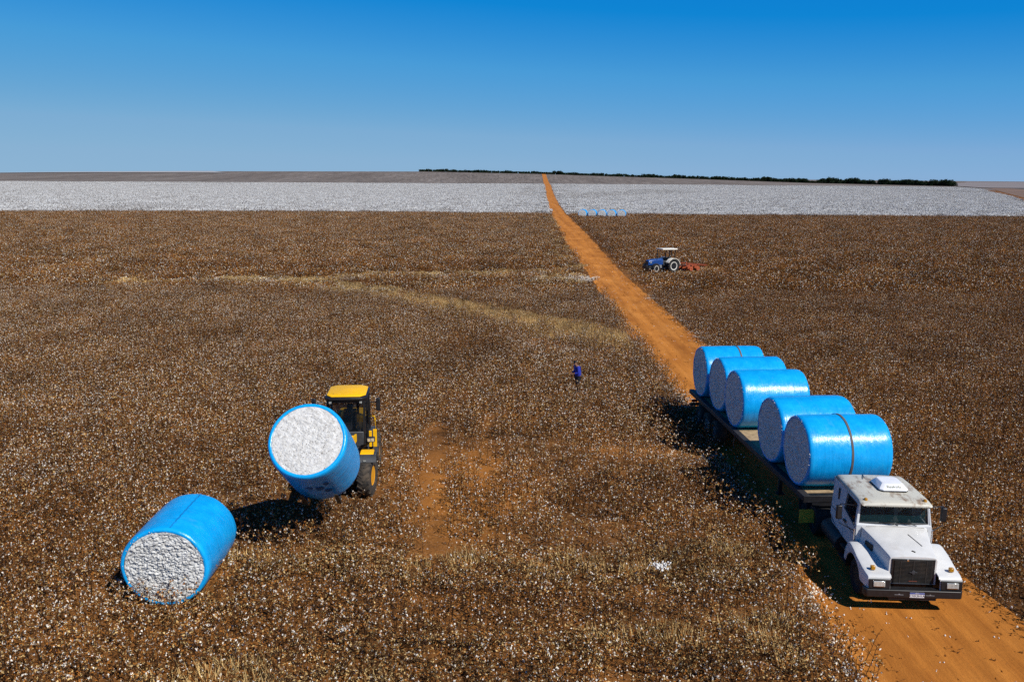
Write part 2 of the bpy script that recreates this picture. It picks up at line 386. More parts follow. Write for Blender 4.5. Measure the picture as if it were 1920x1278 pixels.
def ground_mat():
    m, nt, b = new_mat('field_soil')
    f = noise_tex(nt, .16, 8, .68, 'World'); r = ramp(nt, [(.30, (.085, .040, .015)), (.5, (.20, .088, .026)), (.68, (.36, .155, .042))]); nt.links.new(f, r.inputs[0])
    f2 = noise_tex(nt, 9, 5, .7, 'World'); r2 = ramp(nt, [(.35, (.45, .42, .40)), (.65, (1.25, 1.2, 1.15))]); nt.links.new(f2, r2.inputs[0])
    near = mixc(nt, 1, r.outputs[0], r2.outputs[0], 'MULTIPLY')
    g0 = nt.nodes.new('ShaderNodeNewGeometry'); sb_ = node(nt, 'ShaderNodeVectorMath', operation='SUBTRACT'); sb_.inputs[1].default_value = (-1.6, 30.5, 0); nt.links.new(g0.outputs['Position'], sb_.inputs[0])
    mu_ = node(nt, 'ShaderNodeVectorMath', operation='MULTIPLY'); mu_.inputs[1].default_value = (.28, .13, 0); nt.links.new(sb_.outputs[0], mu_.inputs[0])
    le_ = node(nt, 'ShaderNodeVectorMath', operation='LENGTH'); nt.links.new(mu_.outputs[0], le_.inputs[0])
    fw_ = noise_tex(nt, .9, 5, .65, 'World'); ad_ = node(nt, 'ShaderNodeMath', operation='MULTIPLY_ADD'); ad_.inputs[1].default_value = .9; nt.links.new(fw_, ad_.inputs[0]); nt.links.new(le_.outputs['Value'], ad_.inputs[2])
    mw_ = node(nt, 'ShaderNodeMapRange'); mw_.inputs[1].default_value = .65; mw_.inputs[2].default_value = 1.35; mw_.inputs[3].default_value = .85; mw_.inputs[4].default_value = 0; nt.links.new(ad_.outputs[0], mw_.inputs[0])
    near = mixc(nt, mw_.outputs[0], near, (.40, .155, .030))
    # fallen lint between the rows
    f3 = noise_tex(nt, 15, 2, .6, 'World'); r3 = ramp(nt, [(.66, (0, 0, 0)), (.69, (1, 1, 1))]); nt.links.new(f3, r3.inputs[0])
    near = mixc(nt, r3.outputs[0], near, (.42, .34, .26))
    # the harvested far field: greyed in colour for haze, with streaks along the rows
    f4 = noise_tex(nt, .05, 9, .78, 'World', stretch=(.35, .02, 1)); r4 = ramp(nt, [(.30, (.115, .096, .084)), (.52, (.165, .142, .126)), (.72, (.235, .208, .192))]); nt.links.new(f4, r4.inputs[0])
    f5 = noise_tex(nt, .35, 5, .85, 'World', stretch=(1, .035, 1)); r5 = ramp(nt, [(.36, (.45, .44, .43)), (.64, (1.6, 1.58, 1.55))]); nt.links.new(f5, r5.inputs[0])
    far = mixc(nt, 1, r4.outputs[0], r5.outputs[0], 'MULTIPLY')
    g = nt.nodes.new('ShaderNodeNewGeometry'); ln = node(nt, 'ShaderNodeVectorMath', operation='LENGTH'); nt.links.new(g.outputs['Position'], ln.inputs[0])
    mr = node(nt, 'ShaderNodeMapRange'); mr.inputs[1].default_value = 1100; mr.inputs[2].default_value = 1300; nt.links.new(ln.outputs['Value'], mr.inputs[0])
    c = mixc(nt, mr.outputs[0], near, far)
    nt.links.new(c, b.inputs['Base Color']); b.inputs['Roughness'].default_value = .95; b.inputs['Specular IOR Level'].default_value = .1
    bump(nt, b, noise_tex(nt, 5, 6, .7, 'World'), .6, .08)
    return m

radii = [0, 6, 12, 20, 40, 80, 150, 300, 600, 900, 1200, 1300]+[1300+i*50 for i in range(1, 24)]+[2700, 3200, 4000, 5500, 8000, 12000, 18000, 26000]
angs = [R(-70+i*1.0) for i in range(141)]+[R(80+i*10) for i in range(21)]     # from +Y clockwise, closed by wrap
gb = MB(); n = len(angs)
for r in radii:
    for a in angs:
        x, y = r*math.sin(a), r*math.cos(a); gb.v.append((x, y, terrain(x, y)))
for i in range(len(radii)-1):
    for j in range(n):
        j2 = (j+1) % n
        gb.f.append((i*n+j, i*n+j2, (i+1)*n+j2, (i+1)*n+j)); gb.mi.append(0)
ground = gb.build('ground', ground_mat(), smooth=180); tag(ground, kind='structure')

def sheet(name, rows, mat, dz=.004, kx=8):
    """rows: (y, x0, x1), laid on the terrain"""
    b = MB(); k = kx+1
    for (y, x0, x1) in rows:
        for i in range(k):
            x = x0+(x1-x0)*i/kx; r = math.hypot(x, y)
            b.v.append((x, y, terrain(x, y)+dz+max(0, r-200)*1.2e-4))
    for i in range(len(rows)-1):
        for j in range(kx):
            b.f.append((i*k+j, i*k+j+1, (i+1)*k+j+1, (i+1)*k+j)); b.mi.append(0)
    return b.build(name, mat, smooth=180)

def road_mat():
    m, nt, b = new_mat('orange_dirt')
    f = noise_tex(nt, .55, 8, .66, 'World', stretch=(1, .35, 1)); r = ramp(nt, [(.3, (.34, .115, .018)), (.5, (.47, .175, .030)), (.7, (.58, .235, .050))]); nt.links.new(f, r.inputs[0])
    f2 = noise_tex(nt, 2.6, 5, .65, 'World', stretch=(1, .045, 1)); r2 = ramp(nt, [(.32, (.80, .77, .74)), (.55, (1, 1, 1)), (.72, (1.12, 1.11, 1.10))]); nt.links.new(f2, r2.inputs[0])
    c = mixc(nt, 1, r.outputs[0], r2.outputs[0], 'MULTIPLY')
    wv = nt.nodes.new('ShaderNodeTexNoise'); wv.inputs['Scale'].default_value = 1.0; wv.inputs['Detail'].default_value = 2   # wheel paths packed paler than the loose crown
    gp_ = nt.nodes.new('ShaderNodeNewGeometry'); mpw = nt.nodes.new('ShaderNodeMapping'); mpw.inputs['Scale'].default_value = (1.15, .012, 1); nt.links.new(gp_.outputs['Position'], mpw.inputs['Vector']); nt.links.new(mpw.outputs[0], wv.inputs['Vector'])
    rw_ = ramp(nt, [(.38, (.88, .86, .84)), (.5, (1, 1, 1)), (.62, (1.10, 1.10, 1.09))]); nt.links.new(wv.outputs['Fac'], rw_.inputs[0]); c = mixc(nt, 1, c, rw_.outputs[0], 'MULTIPLY')
    f3 = noise_tex(nt, 14, 3, .7, 'World'); r3 = ramp(nt, [(.60, (0, 0, 0)), (.70, (.6, .6, .6))]); nt.links.new(f3, r3.inputs[0])
    c = mixc(nt, r3.outputs[0], c, (.20, .085, .028))
    nt.links.new(c, b.inputs['Base Color']); b.inputs['Roughness'].default_value = .95; b.inputs['Specular IOR Level'].default_value = .12
    h = noise_tex(nt, 1.6, 7, .7, 'World', stretch=(2.2, .3, 1)); h2 = noise_tex(nt, 12, 4, .7, 'World')
    a = node(nt, 'ShaderNodeMath', operation='MULTIPLY_ADD'); a.inputs[1].default_value = .3; nt.links.new(h2, a.inputs[0]); nt.links.new(h, a.inputs[2])
    bump(nt, b, a.outputs[0], .55, .09)
    return m
M['road'] = road_mat()
ys = []
y = 4.0
while y < 2290: ys.append(y); y += .35 if y < 60 else max(.8, y*.014)
rows = []
for y in ys:
    l, r = road_lr(y); s = min(1.0, .25+y*.004)
    l += (noise.noise((0, y*.55, 3))*.30+noise.noise((0, y*.12, 8))*.45)*s; r += (noise.noise((4, y*.55, 3))*.30+noise.noise((9, y*.12, 8))*.45)*s
    rows.append((y, l-.25, r+.25))
road = sheet('dirt_road', rows, M['road']); tag(road, kind='structure')

# far things on the right: the side track and the bare dark field beyond it
SR = [(380, 232, 262), (465, 282, 318), (580, 344, 392), (705, 408, 466), (900, 508, 560), (1180, 652, 700), (1400, 765, 800)]
tm = surf('far_track_dirt', (.20, .12, .075), .95, var=.5, scale=.03, dirt=(.12, .085, .06), dirt_amt=.6)
tag(sheet('farm_track', SR, tm, .03, 4), kind='structure')
tag(sheet('dark_field', [(380, 263, 900), (580, 393, 1100), (900, 561, 1500), (1400, 801, 2100)], surf('dark_bare_soil', (.085, .075, .062), .95, var=.35, scale=.01), .02, 6), kind='structure')
tag(sheet('pale_field', [(1405, 760, 2600), (1900, 960, 3500), (3000, 1500, 5200), (5000, 2600, 8000), (9000, 4700, 13000)], surf('pale_stubble', (.22, .19, .18), .95, var=.25, scale=.004), .5, 10), kind='structure')
tag(sheet('far_cotton_strip', [(1880, -2300, -620), (2080, -2500, -720)], surf('far_lint', (.36, .345, .34), .95, var=.2, scale=.02), .9, 40), kind='structure')

# ---------------------------------------------------------------- scatter of instanced plants
def scatter(name, pts, protos, label, cat='crop'):
    """pts: (x, y, z, rz, tiltx, tilty, scale, index); one object, plants instanced by geometry nodes"""
    c = bpy.data.collections.new(name+'_kinds')
    for i, p in enumerate(protos):
        COL.objects.unlink(p); c.objects.link(p); p.name = name+'_kind_%02d' % i
    me = bpy.data.meshes.new(name); me.from_pydata([p[:3] for p in pts], [], [])
    a = me.attributes.new('rot', 'FLOAT_VECTOR', 'POINT'); a.data.foreach_set('vector', [k for p in pts for k in (p[4], p[5], p[3])])
    a = me.attributes.new('scl', 'FLOAT', 'POINT'); a.data.foreach_set('value', [p[6] for p in pts])
    a = me.attributes.new('idx', 'INT', 'POINT'); a.data.foreach_set('value', [p[7] for p in pts])
    o = bpy.data.objects.new(name, me); COL.objects.link(o)
    ng = bpy.data.node_groups.new(name+'_scatter', 'GeometryNodeTree')
    ng.interface.new_socket('Geometry', in_out='INPUT', socket_type='NodeSocketGeometry'); ng.interface.new_socket('Geometry', in_out='OUTPUT', socket_type='NodeSocketGeometry')
    N = ng.nodes; L = ng.links
    gi = N.new('NodeGroupInput'); go = N.new('NodeGroupOutput')
    mp = N.new('GeometryNodeMeshToPoints'); L.new(gi.outputs[0], mp.inputs['Mesh'])
    ci = N.new('GeometryNodeCollectionInfo'); ci.inputs['Collection'].default_value = c
    ci.inputs['Separate Children'].default_value = True; ci.inputs['Reset Children'].default_value = True
    ip = N.new('GeometryNodeInstanceOnPoints'); L.new(mp.outputs[0], ip.inputs['Points']); L.new(ci.outputs[0], ip.inputs['Instance'])
    ip.inputs['Pick Instance'].default_value = True
    def attr(nm, t):
        q = N.new('GeometryNodeInputNamedAttribute'); q.data_type = t; q.inputs['Name'].default_value = nm; return q.outputs[0]
    L.new(attr('idx', 'INT'), ip.inputs['Instance Index'])
    er = N.new('FunctionNodeEulerToRotation'); L.new(attr('rot', 'FLOAT_VECTOR'), er.inputs[0]); L.new(er.outputs[0], ip.inputs['Rotation'])
    L.new(attr('scl', 'FLOAT'), ip.inputs['Scale'])
    L.new(ip.outputs[0], go.inputs[0])
    md = o.modifiers.new('scatter', 'NODES'); md.node_group = ng
    tag(o, label, cat, kind='stuff')
    return o

def leaf(b, p, s, mi, rg):
    """one curled dry leaf or husk of two triangles"""
    u = Vector((rg.gauss(0, 1), rg.gauss(0, 1), rg.gauss(0, .7))).normalized()
    w_ = u.cross(Vector((rg.gauss(0, 1), rg.gauss(0, 1), rg.gauss(0, 1)))).normalized()
    p = Vector(p); k = u.cross(w_)*s*.35
    b.add([p-u*s, p-w_*s*.55+k, p+u*s, p+w_*s*.55+k], [(0, 1, 2), (0, 2, 3)], mi)
def puff(b, p, s, mi, rg, drop=1.0):
    """a lumpy lock of lint"""
    p = Vector(p); vs = []
    rm_ = Euler((rg.uniform(0, 3), rg.uniform(0, 3), rg.uniform(0, 3))).to_matrix(); ax_ = (rg.uniform(.8, 1.9), rg.uniform(.5, 1.1), rg.uniform(.45, 1.0))
    for d in ((1, 0, 0), (0, 1, 0), (-1, 0, 0), (0, -1, 0), (0, 0, 1), (0, 0, -1)):
        vs.append(p+rm_ @ (Vector((d[0]*ax_[0], d[1]*ax_[1], d[2]*ax_[2]))*s*rg.uniform(.65, 1.25))+Vector((0, 0, -(drop-1)*s*.6 if d[2] < 0 else 0))+Vector((rg.uniform(-.25, .25), rg.uniform(-.25, .25), rg.uniform(-.25, .25)))*s)
    b.add(vs, [(0, 1, 4), (1, 2, 4), (2, 3, 4), (3, 0, 4), (1, 0, 5), (2, 1, 5), (3, 2, 5), (0, 3, 5)], mi)
def stick(b, a, c, w0, w1, mi, rg):
    a = Vector(a); c = Vector(c); d = (c-a).normalized(); x = d.orthogonal().normalized(); y = d.cross(x); vs = []
    for (p, ww) in ((a, w0), (c, w1)):
        for j in range(3):
            t = 2*math.pi*j/3; vs.append(p+(x*math.cos(t)+y*math.sin(t))*ww)
    b.add(vs, [(0, 1, 4, 3), (1, 2, 5, 4), (2, 0, 3, 5)], mi)

def plant(b, base, h, cotton, husk, tan, rg, lay=0.0, spread=1.0):
    """a stripped cotton stalk: stem, side branches, husks, leftover lint"""
    base = Vector(base); la = rg.uniform(0, 6.28) if lay < .3 else rg.gauss(.15, .35)+(3.1416 if rg.random() < .3 else 0)
    lean = Vector((math.cos(la), math.sin(la), 0))*(rg.uniform(0, .22)*h+lay*h)
    top = base+lean+Vector((0, 0, h*(1-lay*.75)))
    mid = base.lerp(top, .5)+Vector((rg.uniform(-.03, .03), rg.uniform(-.03, .03), 0))
    stick(b, base, mid, .011, .008, 0, rg); stick(b, mid, top, .008, .004, 0, rg)
    nb = rg.randint(7, 10)
    for i in range(nb):
        t = .22+.78*i/nb; o = base.lerp(mid, t*2) if t < .5 else mid.lerp(top, t*2-1)
        a = i*2.4+rg.uniform(-.5, .5); L = h*rg.uniform(.22, .42)*(1.15-t*.6)*spread
        e = o+Vector((math.cos(a)*L, math.sin(a)*L, L*rg.uniform(.35, .95)*(1-lay)))
        stick(b, o, e, .0055, .003, 0, rg)
        for k in range(rg.randint(2, 3)):
            q = o.lerp(e, rg.uniform(.45, 1.0))
            if rg.random() < husk: leaf(b, q+Vector((rg.uniform(-.02, .02), rg.uniform(-.02, .02), .01)), rg.uniform(.021, .042), 1, rg)
            if rg.random() < tan: leaf(b, q+Vector((rg.uniform(-.05, .05), rg.uniform(-.05, .05), -.02)), rg.uniform(.021, .044), 2, rg)
            if rg.random() < cotton: puff(b, q, rg.uniform(.010, .030), 3, rg, rg.uniform(1, 1.9))
PM = [P_STEM, P_BURR, P_TAN, P_COT]; PMW = [P_STEM, P_GREY, P_GREY, P_WHITE]
def clump(seed, cotton, husk, tan, n=3, h=(.62, .88), lay=0, rad=.30, litter=8, lint=5):
    rg = random.Random(seed); b = MB()
    for i in range(n):
        a = 6.28*i/n+rg.uniform(-.6, .6); q = rad*rg.uniform(.5, 1)
        plant(b, (math.cos(a)*q, math.sin(a)*q, 0), rg.uniform(*h), cotton, husk, tan, rg, lay)
    for i in range(litter): leaf(b, (rg.uniform(-.4, .4), rg.uniform(-.4, .4), .025), rg.uniform(.02, .05), rg.choice((1, 1, 2)), rg)
    for i in range(lint): puff(b, (rg.uniform(-.4, .4), rg.uniform(-.4, .4), .025), rg.uniform(.012, .032), 3, rg)
    return b.build('clump', PM, smooth=0, fixn=False)
def straw(seed, n=110, h=(.16, .42), cotton=7, green=False):
    rg = random.Random(seed); b = MB()
    for i in range(n):
        p = Vector((rg.uniform(-.36, .36), rg.uniform(-.36, .36), 0)); a = rg.uniform(0, 6.28); L = rg.uniform(*h)
        e = p+Vector((math.cos(a)*L*.6, math.sin(a)*L*.6, L)); w_ = Vector((-math.sin(a), math.cos(a), 0))*.013
        b.add([p-w_, p+w_, e], [(0, 1, 2)], rg.choice((2, 2, 2, 1)))
    for i in range(cotton): puff(b, (rg.uniform(-.35, .35), rg.uniform(-.35, .35), rg.uniform(.03, .25)), rg.uniform(.014, .03), 3, rg)
    return b.build('straw', PM, smooth=0, fixn=False)
def lint_drift(seed, n=55):
    rg = random.Random(seed); b = MB()
    for i in range(n): puff(b, (rg.gauss(0, .24), rg.gauss(0, .24), rg.uniform(.01, .10)), rg.uniform(.012, .038), 3, rg)
    for i in range(14): leaf(b, (rg.uniform(-.4, .4), rg.uniform(-.4, .4), .04), rg.uniform(.02, .045), rg.choice((1, 2)), rg)
    return b.build('drift', PM, smooth=0, fixn=False)
near_kinds = ([clump(10+i, .21, .95, .30, litter=20, lint=8) for i in range(6)]            # 0-5 ordinary stalks
    + [clump(30+i, .17, .80, .08, h=(.7, .95), litter=12) for i in range(2)]          # 6-7 dark, bare
    + [clump(40+i, .42, .85, .35, lint=12, litter=12) for i in range(2)]               # 8-9 with much lint
    + [straw(50+i) for i in range(3)]                                      # 10-12 dry grass
    + [clump(60+i, .12, .5, .95, n=5, h=(.6, .95), lay=.8, litter=34, lint=5) for i in range(2)]   # 13-14 flattened
    + [lint_drift(70+i) for i in range(2)]                                 # 15-16 lint drifts
    + [clump(80+i, .14, .3, .2, n=1, h=(.3, .5), litter=16, lint=6) for i in range(2)])     # 17-18 sparse litter

def seg_dist(p, pts):
    best = 1e9
    for (ax, ay), (bx, by) in zip(pts, pts[1:]):
        dx, dy = bx-ax, by-ay; t = max(0, min(1, ((p[0]-ax)*dx+(p[1]-ay)*dy)/(dx*dx+dy*dy)))
        best = min(best, math.hypot(p[0]-ax-dx*t, p[1]-ay-dy*t))
    return best
TAN_A = [(-40, 89), (-34, 91), (-16, 97.4), (2.5, 101.5), (9, 103)]
TAN_B = [(-45, 90), (-31, 92.7), (-20, 89.6), (-8, 78.2), (1.7, 66.7), (8, 58)]
TRACK = [(-3.4, 38), (-3.0, 32), (-2.5, 26.7), (-2.3, 24)]
def kind_at(x, y, rg):
    """which kind of plant grows at a spot (None: bare)"""
    l, r = road_lr(y)
    dl, dr = l-x, x-r
    d = dl if x < (l+r)/2 else dr
    if d < .12+.3*noise.noise((x*.8, y*.8, 1)): return None
    if d < .9 and x < l: 
        q = rg.random(); hv = noise.noise((y*.10, 5, 0))
        if q < .22+hv*.5: return rg.choice((15, 16))
        return rg.choice((8, 0, 0, 1, 2, 17))
    if d < .7 and x > r:
        if rg.random() < .06+.4*max(0, noise.noise((y*.15, 9, 0)))+(.4 if 84 < y < 98 else 0): return rg.choice((15, 16))
        return rg.choice((8, 0, 2, 3, 17))
    if x > r and 84 < y < 97 and d < 3.5 and rg.random() < .45: return rg.choice((15, 8, 9))
    if y > 85:
        if x < l:
            if seg_dist((x, y), TAN_A) < 2.7+1.0*noise.noise((x*.15, y*.15, 4)) and rg.random() < .80 and rg.random() < lerp_table([(-44, .25), (-26, .85), (9, .97)], x): return rg.choice((10, 11, 12, 10, 11, 12, 10, 15))
            if 92 < y < 98 and 2.5 < x < 8.8: return rg.choice((15, 8, 9, 10)) if rg.random() < .75 else 11
            if d < 3.6+2.2*noise.noise((x*.3, y*.12, 6)) and y > 100 and rg.random() < .72: return rg.choice((10, 11, 12, 12, 6, 0))
            if 103+x*.06 < y < 112+x*.06 and x > -48: return rg.choice((6, 7, 6, 7, 0))
        elif 107 < y < 114 and x > 20: return rg.choice((6, 7, 6, 7, 2))
    db = seg_dist((x, y), TAN_B)
    if 54 < y < 96 and x < l and db < 3.0+1.0*noise.noise((x*.2, y*.2, 4)) and rg.random() < lerp_table([(0, .95), (1.8, .85), (4.0, .3)], db)*lerp_table([(-44, .2), (-28, .8), (9, 1)], x): return rg.choice((10, 11, 12))
    if seg_dist((x, y), TRACK) < .50+.25*noise.noise((x, y*.7, 2)) or (abs(x+.9+.3*math.sin(y*.4)) < .34 and 30 < y < 40): return None if rg.random() < .82 else rg.choice((17, 18))
    n1 = noise.fractal((x*.16, y*.22, 0), 1.0, 2.0, 4)
    n2 = noise.noise((x*.10+9, y*.45, 7))
    if y < 27 and x < 7.4 and x > -9 and n2 > .08: return rg.choice((13, 14, 13, 14, 10, 0)) if n2 > .2 else rg.choice((13, 14, 0, 1))
    tram = math.exp(-((x-1.2)/4.5)**2-((y-29)/7.0)**2)+.8*math.exp(-((x+3.6)/2.0)**2-((y-30)/6.0)**2)
    if n1+tram*.75 > .46: return rg.choice((17, 18, 17, 1)) if rg.random() < .85 else None
    if x > r and rg.random() < .62: return rg.choice((6, 7))
    if n1 < -.38: return rg.choice((6, 7, 6, 2))
    if n1 > .28 and rg.random() < .5: return rg.choice((8, 9))
    return rg.randrange(6) if rg.random() < .92 else rg.choice((8, 6))

def blocked(x, y):
    if abs(x+9.24) < 1.0 and 21.5 < y < 23.85: return True
    for wx, wy in ((-7.0, 29.4), (-5.2, 29.4), (-7.2, 32.2), (-5.4, 32.2)):
        if abs(x-wx) < .36 and abs(y-wy) < .6: return True
    return False
rg = random.Random(3); pts = []
y = 11.0
STEP = .50
while y < 84:
    half = .63*y+5
    x = -half
    while x < half:
        px = x+rg.uniform(-.2, .2); py = y+rg.uniform(-.2, .2)
        if not blocked(px, py):
            k = kind_at(px, py, rg)
            if k is not None:
                pts.append((px, py, 0, rg.uniform(0, 6.28), rg.uniform(-.12, .12), rg.uniform(-.12, .12), rg.uniform(.82, 1.18), k))
        x += STEP
    y += STEP
N_NEAR = len(pts)
# lint and clods lying on the road
road_bits = []
for i in range(1500):
    y = 11+rg.random()**1.6*110; l, r = road_lr(y); x = l+(r-l)*rg.random()
    if rg.random() < .55: x = rg.choice((l+abs(rg.gauss(0, .45)), r-abs(rg.gauss(0, .45))))
    road_bits.append((x, y, .006, rg.uniform(0, 6.28), 0, 0, rg.uniform(.6, 1.5), rg.choice((0, 1, 1, 2))))
scatter('cotton_stalks', pts, near_kinds, 'dry brown harvested cotton stalks with scraps of white lint', 'cotton stalks')

def road_bit(seed, kind):
    rg = random.Random(seed); b = MB()
    for i in range(3 if kind else 2): puff(b, (rg.gauss(0, .05), rg.gauss(0, .05), .012), rg.uniform(.012, .028), 3 if kind == 0 else 1, rg, .6)
    if kind == 2:
        for i in range(3): stick(b, (rg.gauss(0, .05), rg.gauss(0, .05), .01), (rg.gauss(0, .08), rg.gauss(0, .08), .02), .004, .003, 0, rg)
    return b.build('road_bit', PM, smooth=0, fixn=False)
scatter('road_litter', road_bits, [road_bit(90, 0), road_bit(91, 1), road_bit(92, 2)], 'scraps of lint, clods and twigs lying on the orange road', 'litter')

# beyond 84 m: the same stalks gathered into patches of 2 x 2 m
def patch(seed, cotton, tan, husk, n=34, size=2.3, dark=False, straw_=0, h=(.6, .9), bits=9):
    rg = random.Random(seed); b = MB()
    for i in range(n):
        x, y = rg.uniform(-size/2, size/2), rg.uniform(-size/2, size/2); hh = rg.uniform(*h)
        stick(b, (x, y, 0), (x+rg.uniform(-.1, .1), y+rg.uniform(-.1, .1), hh), .014, .007, 0, rg)
        for k in range(bits):
            p = (x+rg.gauss(0, .14), y+rg.gauss(0, .14), hh*rg.uniform(.25, 1.05)); q = rg.random()
            if q < cotton: puff(b, p, rg.uniform(.028, .055), 3, rg, 1.3)
            elif q < cotton+tan: leaf(b, p, rg.uniform(.04, .075), 2, rg)
            elif q < cotton+tan+husk: leaf(b, p, rg.uniform(.04, .08), 1, rg)
            else: stick(b, (x, y, p[2]*.8), p, .008, .005, 0, rg)
    return b.build('patch', PM, smooth=0, fixn=False)
mid_kinds = ([patch(100+i, .085, .17, .56) for i in range(4)] + [patch(110+i, .045, .06, .60, h=(.7, 1.0)) for i in range(2)]
    + [patch(120+i, .06, .82, .06, n=60, h=(.2, .4), bits=14) for i in range(2)] + [patch(130+i, .55, .10, .2, h=(.15, .4), bits=14) for i in range(2)] + [patch(140, .10, .3, .4, n=22, h=(.08, .2), bits=8)])
BND = [(-420, 224), (-154, 247), (-100, 257), (-45, 265), (13, 264), (57, 259), (165, 264), (400, 282)]
MAP = {6: 4, 7: 5, 10: 6, 11: 7, 12: 6, 13: 6, 15: 8, 16: 9, 17: 10, 18: 10}
pts = []; y = 84.6; S2 = 1.7
while y < 300:
    half = .63*y+6; x = -half
    while x < half:
        px = x+rg.uniform(-.5, .5); py = y+rg.uniform(-.5, .5)
        if py < lerp_table(BND, px)+2*noise.noise((px*.05, 0, 0)) and not in_road(px, py, .9):
            k = kind_at(px, py, rg)
            if abs(px-20.5) < 6.8 and 99 < py < 112 and rg.random() < .85: k = 17
            if k is not None:
                k = MAP.get(k, rg.randrange(4))
                pts.append((px, py, 0, rg.uniform(0, 6.28), 0, 0, rg.uniform(.85, 1.2), k))
        x += S2
    y += S2
N_MID = len(pts)
scatter('distant_cotton_stalks', pts, mid_kinds, 'far part of the brown harvested cotton field up to the white field', 'cotton stalks')

# the white field still to be picked: patches of 8 x 8 m
def white_patch(seed, n=1150, size=9.0, dens=1.0):
    rg = random.Random(seed); b = MB()
    for i in range(int(n*dens)):
        x, y = rg.uniform(-size/2, size/2), rg.uniform(-size/2, size/2)
        puff(b, (x, y, rg.uniform(.45, .95)), rg.uniform(.07, .17), 3, rg, 1.0)
    for i in range(430):
        x, y = rg.uniform(-size/2, size/2), rg.uniform(-size/2, size/2)
        leaf(b, (x, y, rg.uniform(.55, 1.02)), rg.uniform(.08, .2), rg.choice((1, 1, 2)), rg)
        stick(b, (x, y, 0), (x+rg.uniform(-.2, .2), y, .8), .03, .02, 0, rg)
    return b.build('white_patch', PMW, smooth=0, fixn=False)
white_kinds = [white_patch(200+i) for i in range(4)]+[white_patch(210+i, dens=.55) for i in range(2)]
WND = [(-1400, 905), (-675, 1150), (-300, 1300), (32, 1385), (300, 1415), (650, 1440), (900, 1500)]
pts = []; y = 240.0; S3 = 8.0
while y < 1480:
    half = .615*y+14; x = -half
    while x < half:
        px = x+rg.uniform(-1, 1); py = y+rg.uniform(-1, 1)
        if lerp_table(BND, px)+4 < py < lerp_table(WND, px) and not in_road(px, py, 4.2) and px < lerp_table([(240, 140), (380, 226), (465, 272), (580, 332), (705, 395), (900, 490), (1180, 632), (1500, 760)], py):
            t = noise.noise((px*.012, py*.004, 3))
            dens = t > .33 or (abs(px-road_lr(py)[0]) < 22 and py > 500 and noise.noise((px*.05, py*.006, 0)) > -.05)
            k = rg.choice((4, 5)) if dens else rg.randrange(4)
            pts.append((px, py, terrain(px, py), rg.choice((0, 1.5708, 3.1416, 4.7124)), 0, 0, rg.uniform(.97, 1.06), k))
        x += S3
    y += S3
for side in (0, 1):                     # small patches keep the edge along the road close and even
    y = 268.0
    while y < 1440:
        lr = road_lr(y)
        for d in (2.2, 5.2):
            x = lr[0]-d if side == 0 else lr[1]+d
            if lerp_table(BND, x)+3 < y < lerp_table(WND, x): pts.append((x+rg.uniform(-.4, .4), y, terrain(x, y), rg.choice((0, 1.5708, 3.1416, 4.7124)), 0, 0, .42, rg.randrange(4)))
        y += 3.2
N_WHITE = len(pts)
scatter('unpicked_cotton', pts, white_kinds, 'broad white field of cotton still unpicked behind the brown stubble', 'cotton field')
print('POINTS', N_NEAR, N_MID, N_WHITE)

# ---------------------------------------------------------------- treeline on the skyline
def tree_kinds():
    leaf_m = plant_mat('dark_foliage', (.008, .018, .010), (.022, .042, .018), tone=.35)
    bark = surf('bark', (.05, .04, .03), .9)
    out = []
    for s in range(5):
        rg = random.Random(300+s); b = MB(); H = 1.0
        b.tube([(0, 0, 0), (.02, .01, .25), (rg.uniform(-.06, .06), 0, .55)], [.035, .028, .015], 5, 1)
        for k in range(4):
            a = rg.uniform(0, 6.28); b.tube([(0, 0, .25+.06*k), (math.cos(a)*.25, math.sin(a)*.25, .5+.08*k)], [.018, .008], 4, 1)
        cs = [(rg.gauss(0, .22), rg.gauss(0, .22), rg.uniform(.05, .80), rg.uniform(.20, .32)) for _ in range(9)]
        for (x, y, z, q) in cs:
            for i in range(120):
                d = Vector((rg.gauss(0, 1), rg.gauss(0, 1), rg.gauss(0, 1))).normalized()*q*rg.uniform(.6, 1.1)
                leaf(b, Vector((x, y, z))+d, rg.uniform(.035, .08), 0, rg)
        out.append(b.build('tree_kind', [leaf_m, bark], smooth=0, fixn=False))
    return out
TL = [(-248, 2290), (100, 2240), (450, 2190), (760, 2040), (918, 1800)]
pts = []
for (ax, ay), (bx, by) in zip(TL, TL[1:]):
    L = math.hypot(bx-ax, by-ay); k = int(L/1.7)
    for i in range(k):
        t = (i+rg.random())/k; x = ax+(bx-ax)*t; y = ay+(by-ay)*t
        hh = lerp_table([(-248, 5.6), (100, 5.0), (450, 6.2), (760, 8.0), (918, 10.0)], x)*(.55+.9*noise.noise((x*.03, 1, 1))+.45*rg.random())
        if abs(x-80) < 7: hh *= .5
        x += rg.uniform(-3, 3); y += rg.uniform(-2, 26)
        pts.append((x, y, terrain(x, y)-.2, rg.uniform(0, 6.28), 0, 0, max(4.0, hh)*1.45, rg.randrange(5)))
scatter('treeline', pts, tree_kinds(), 'thin dark green line of trees along the far horizon', 'treeline')
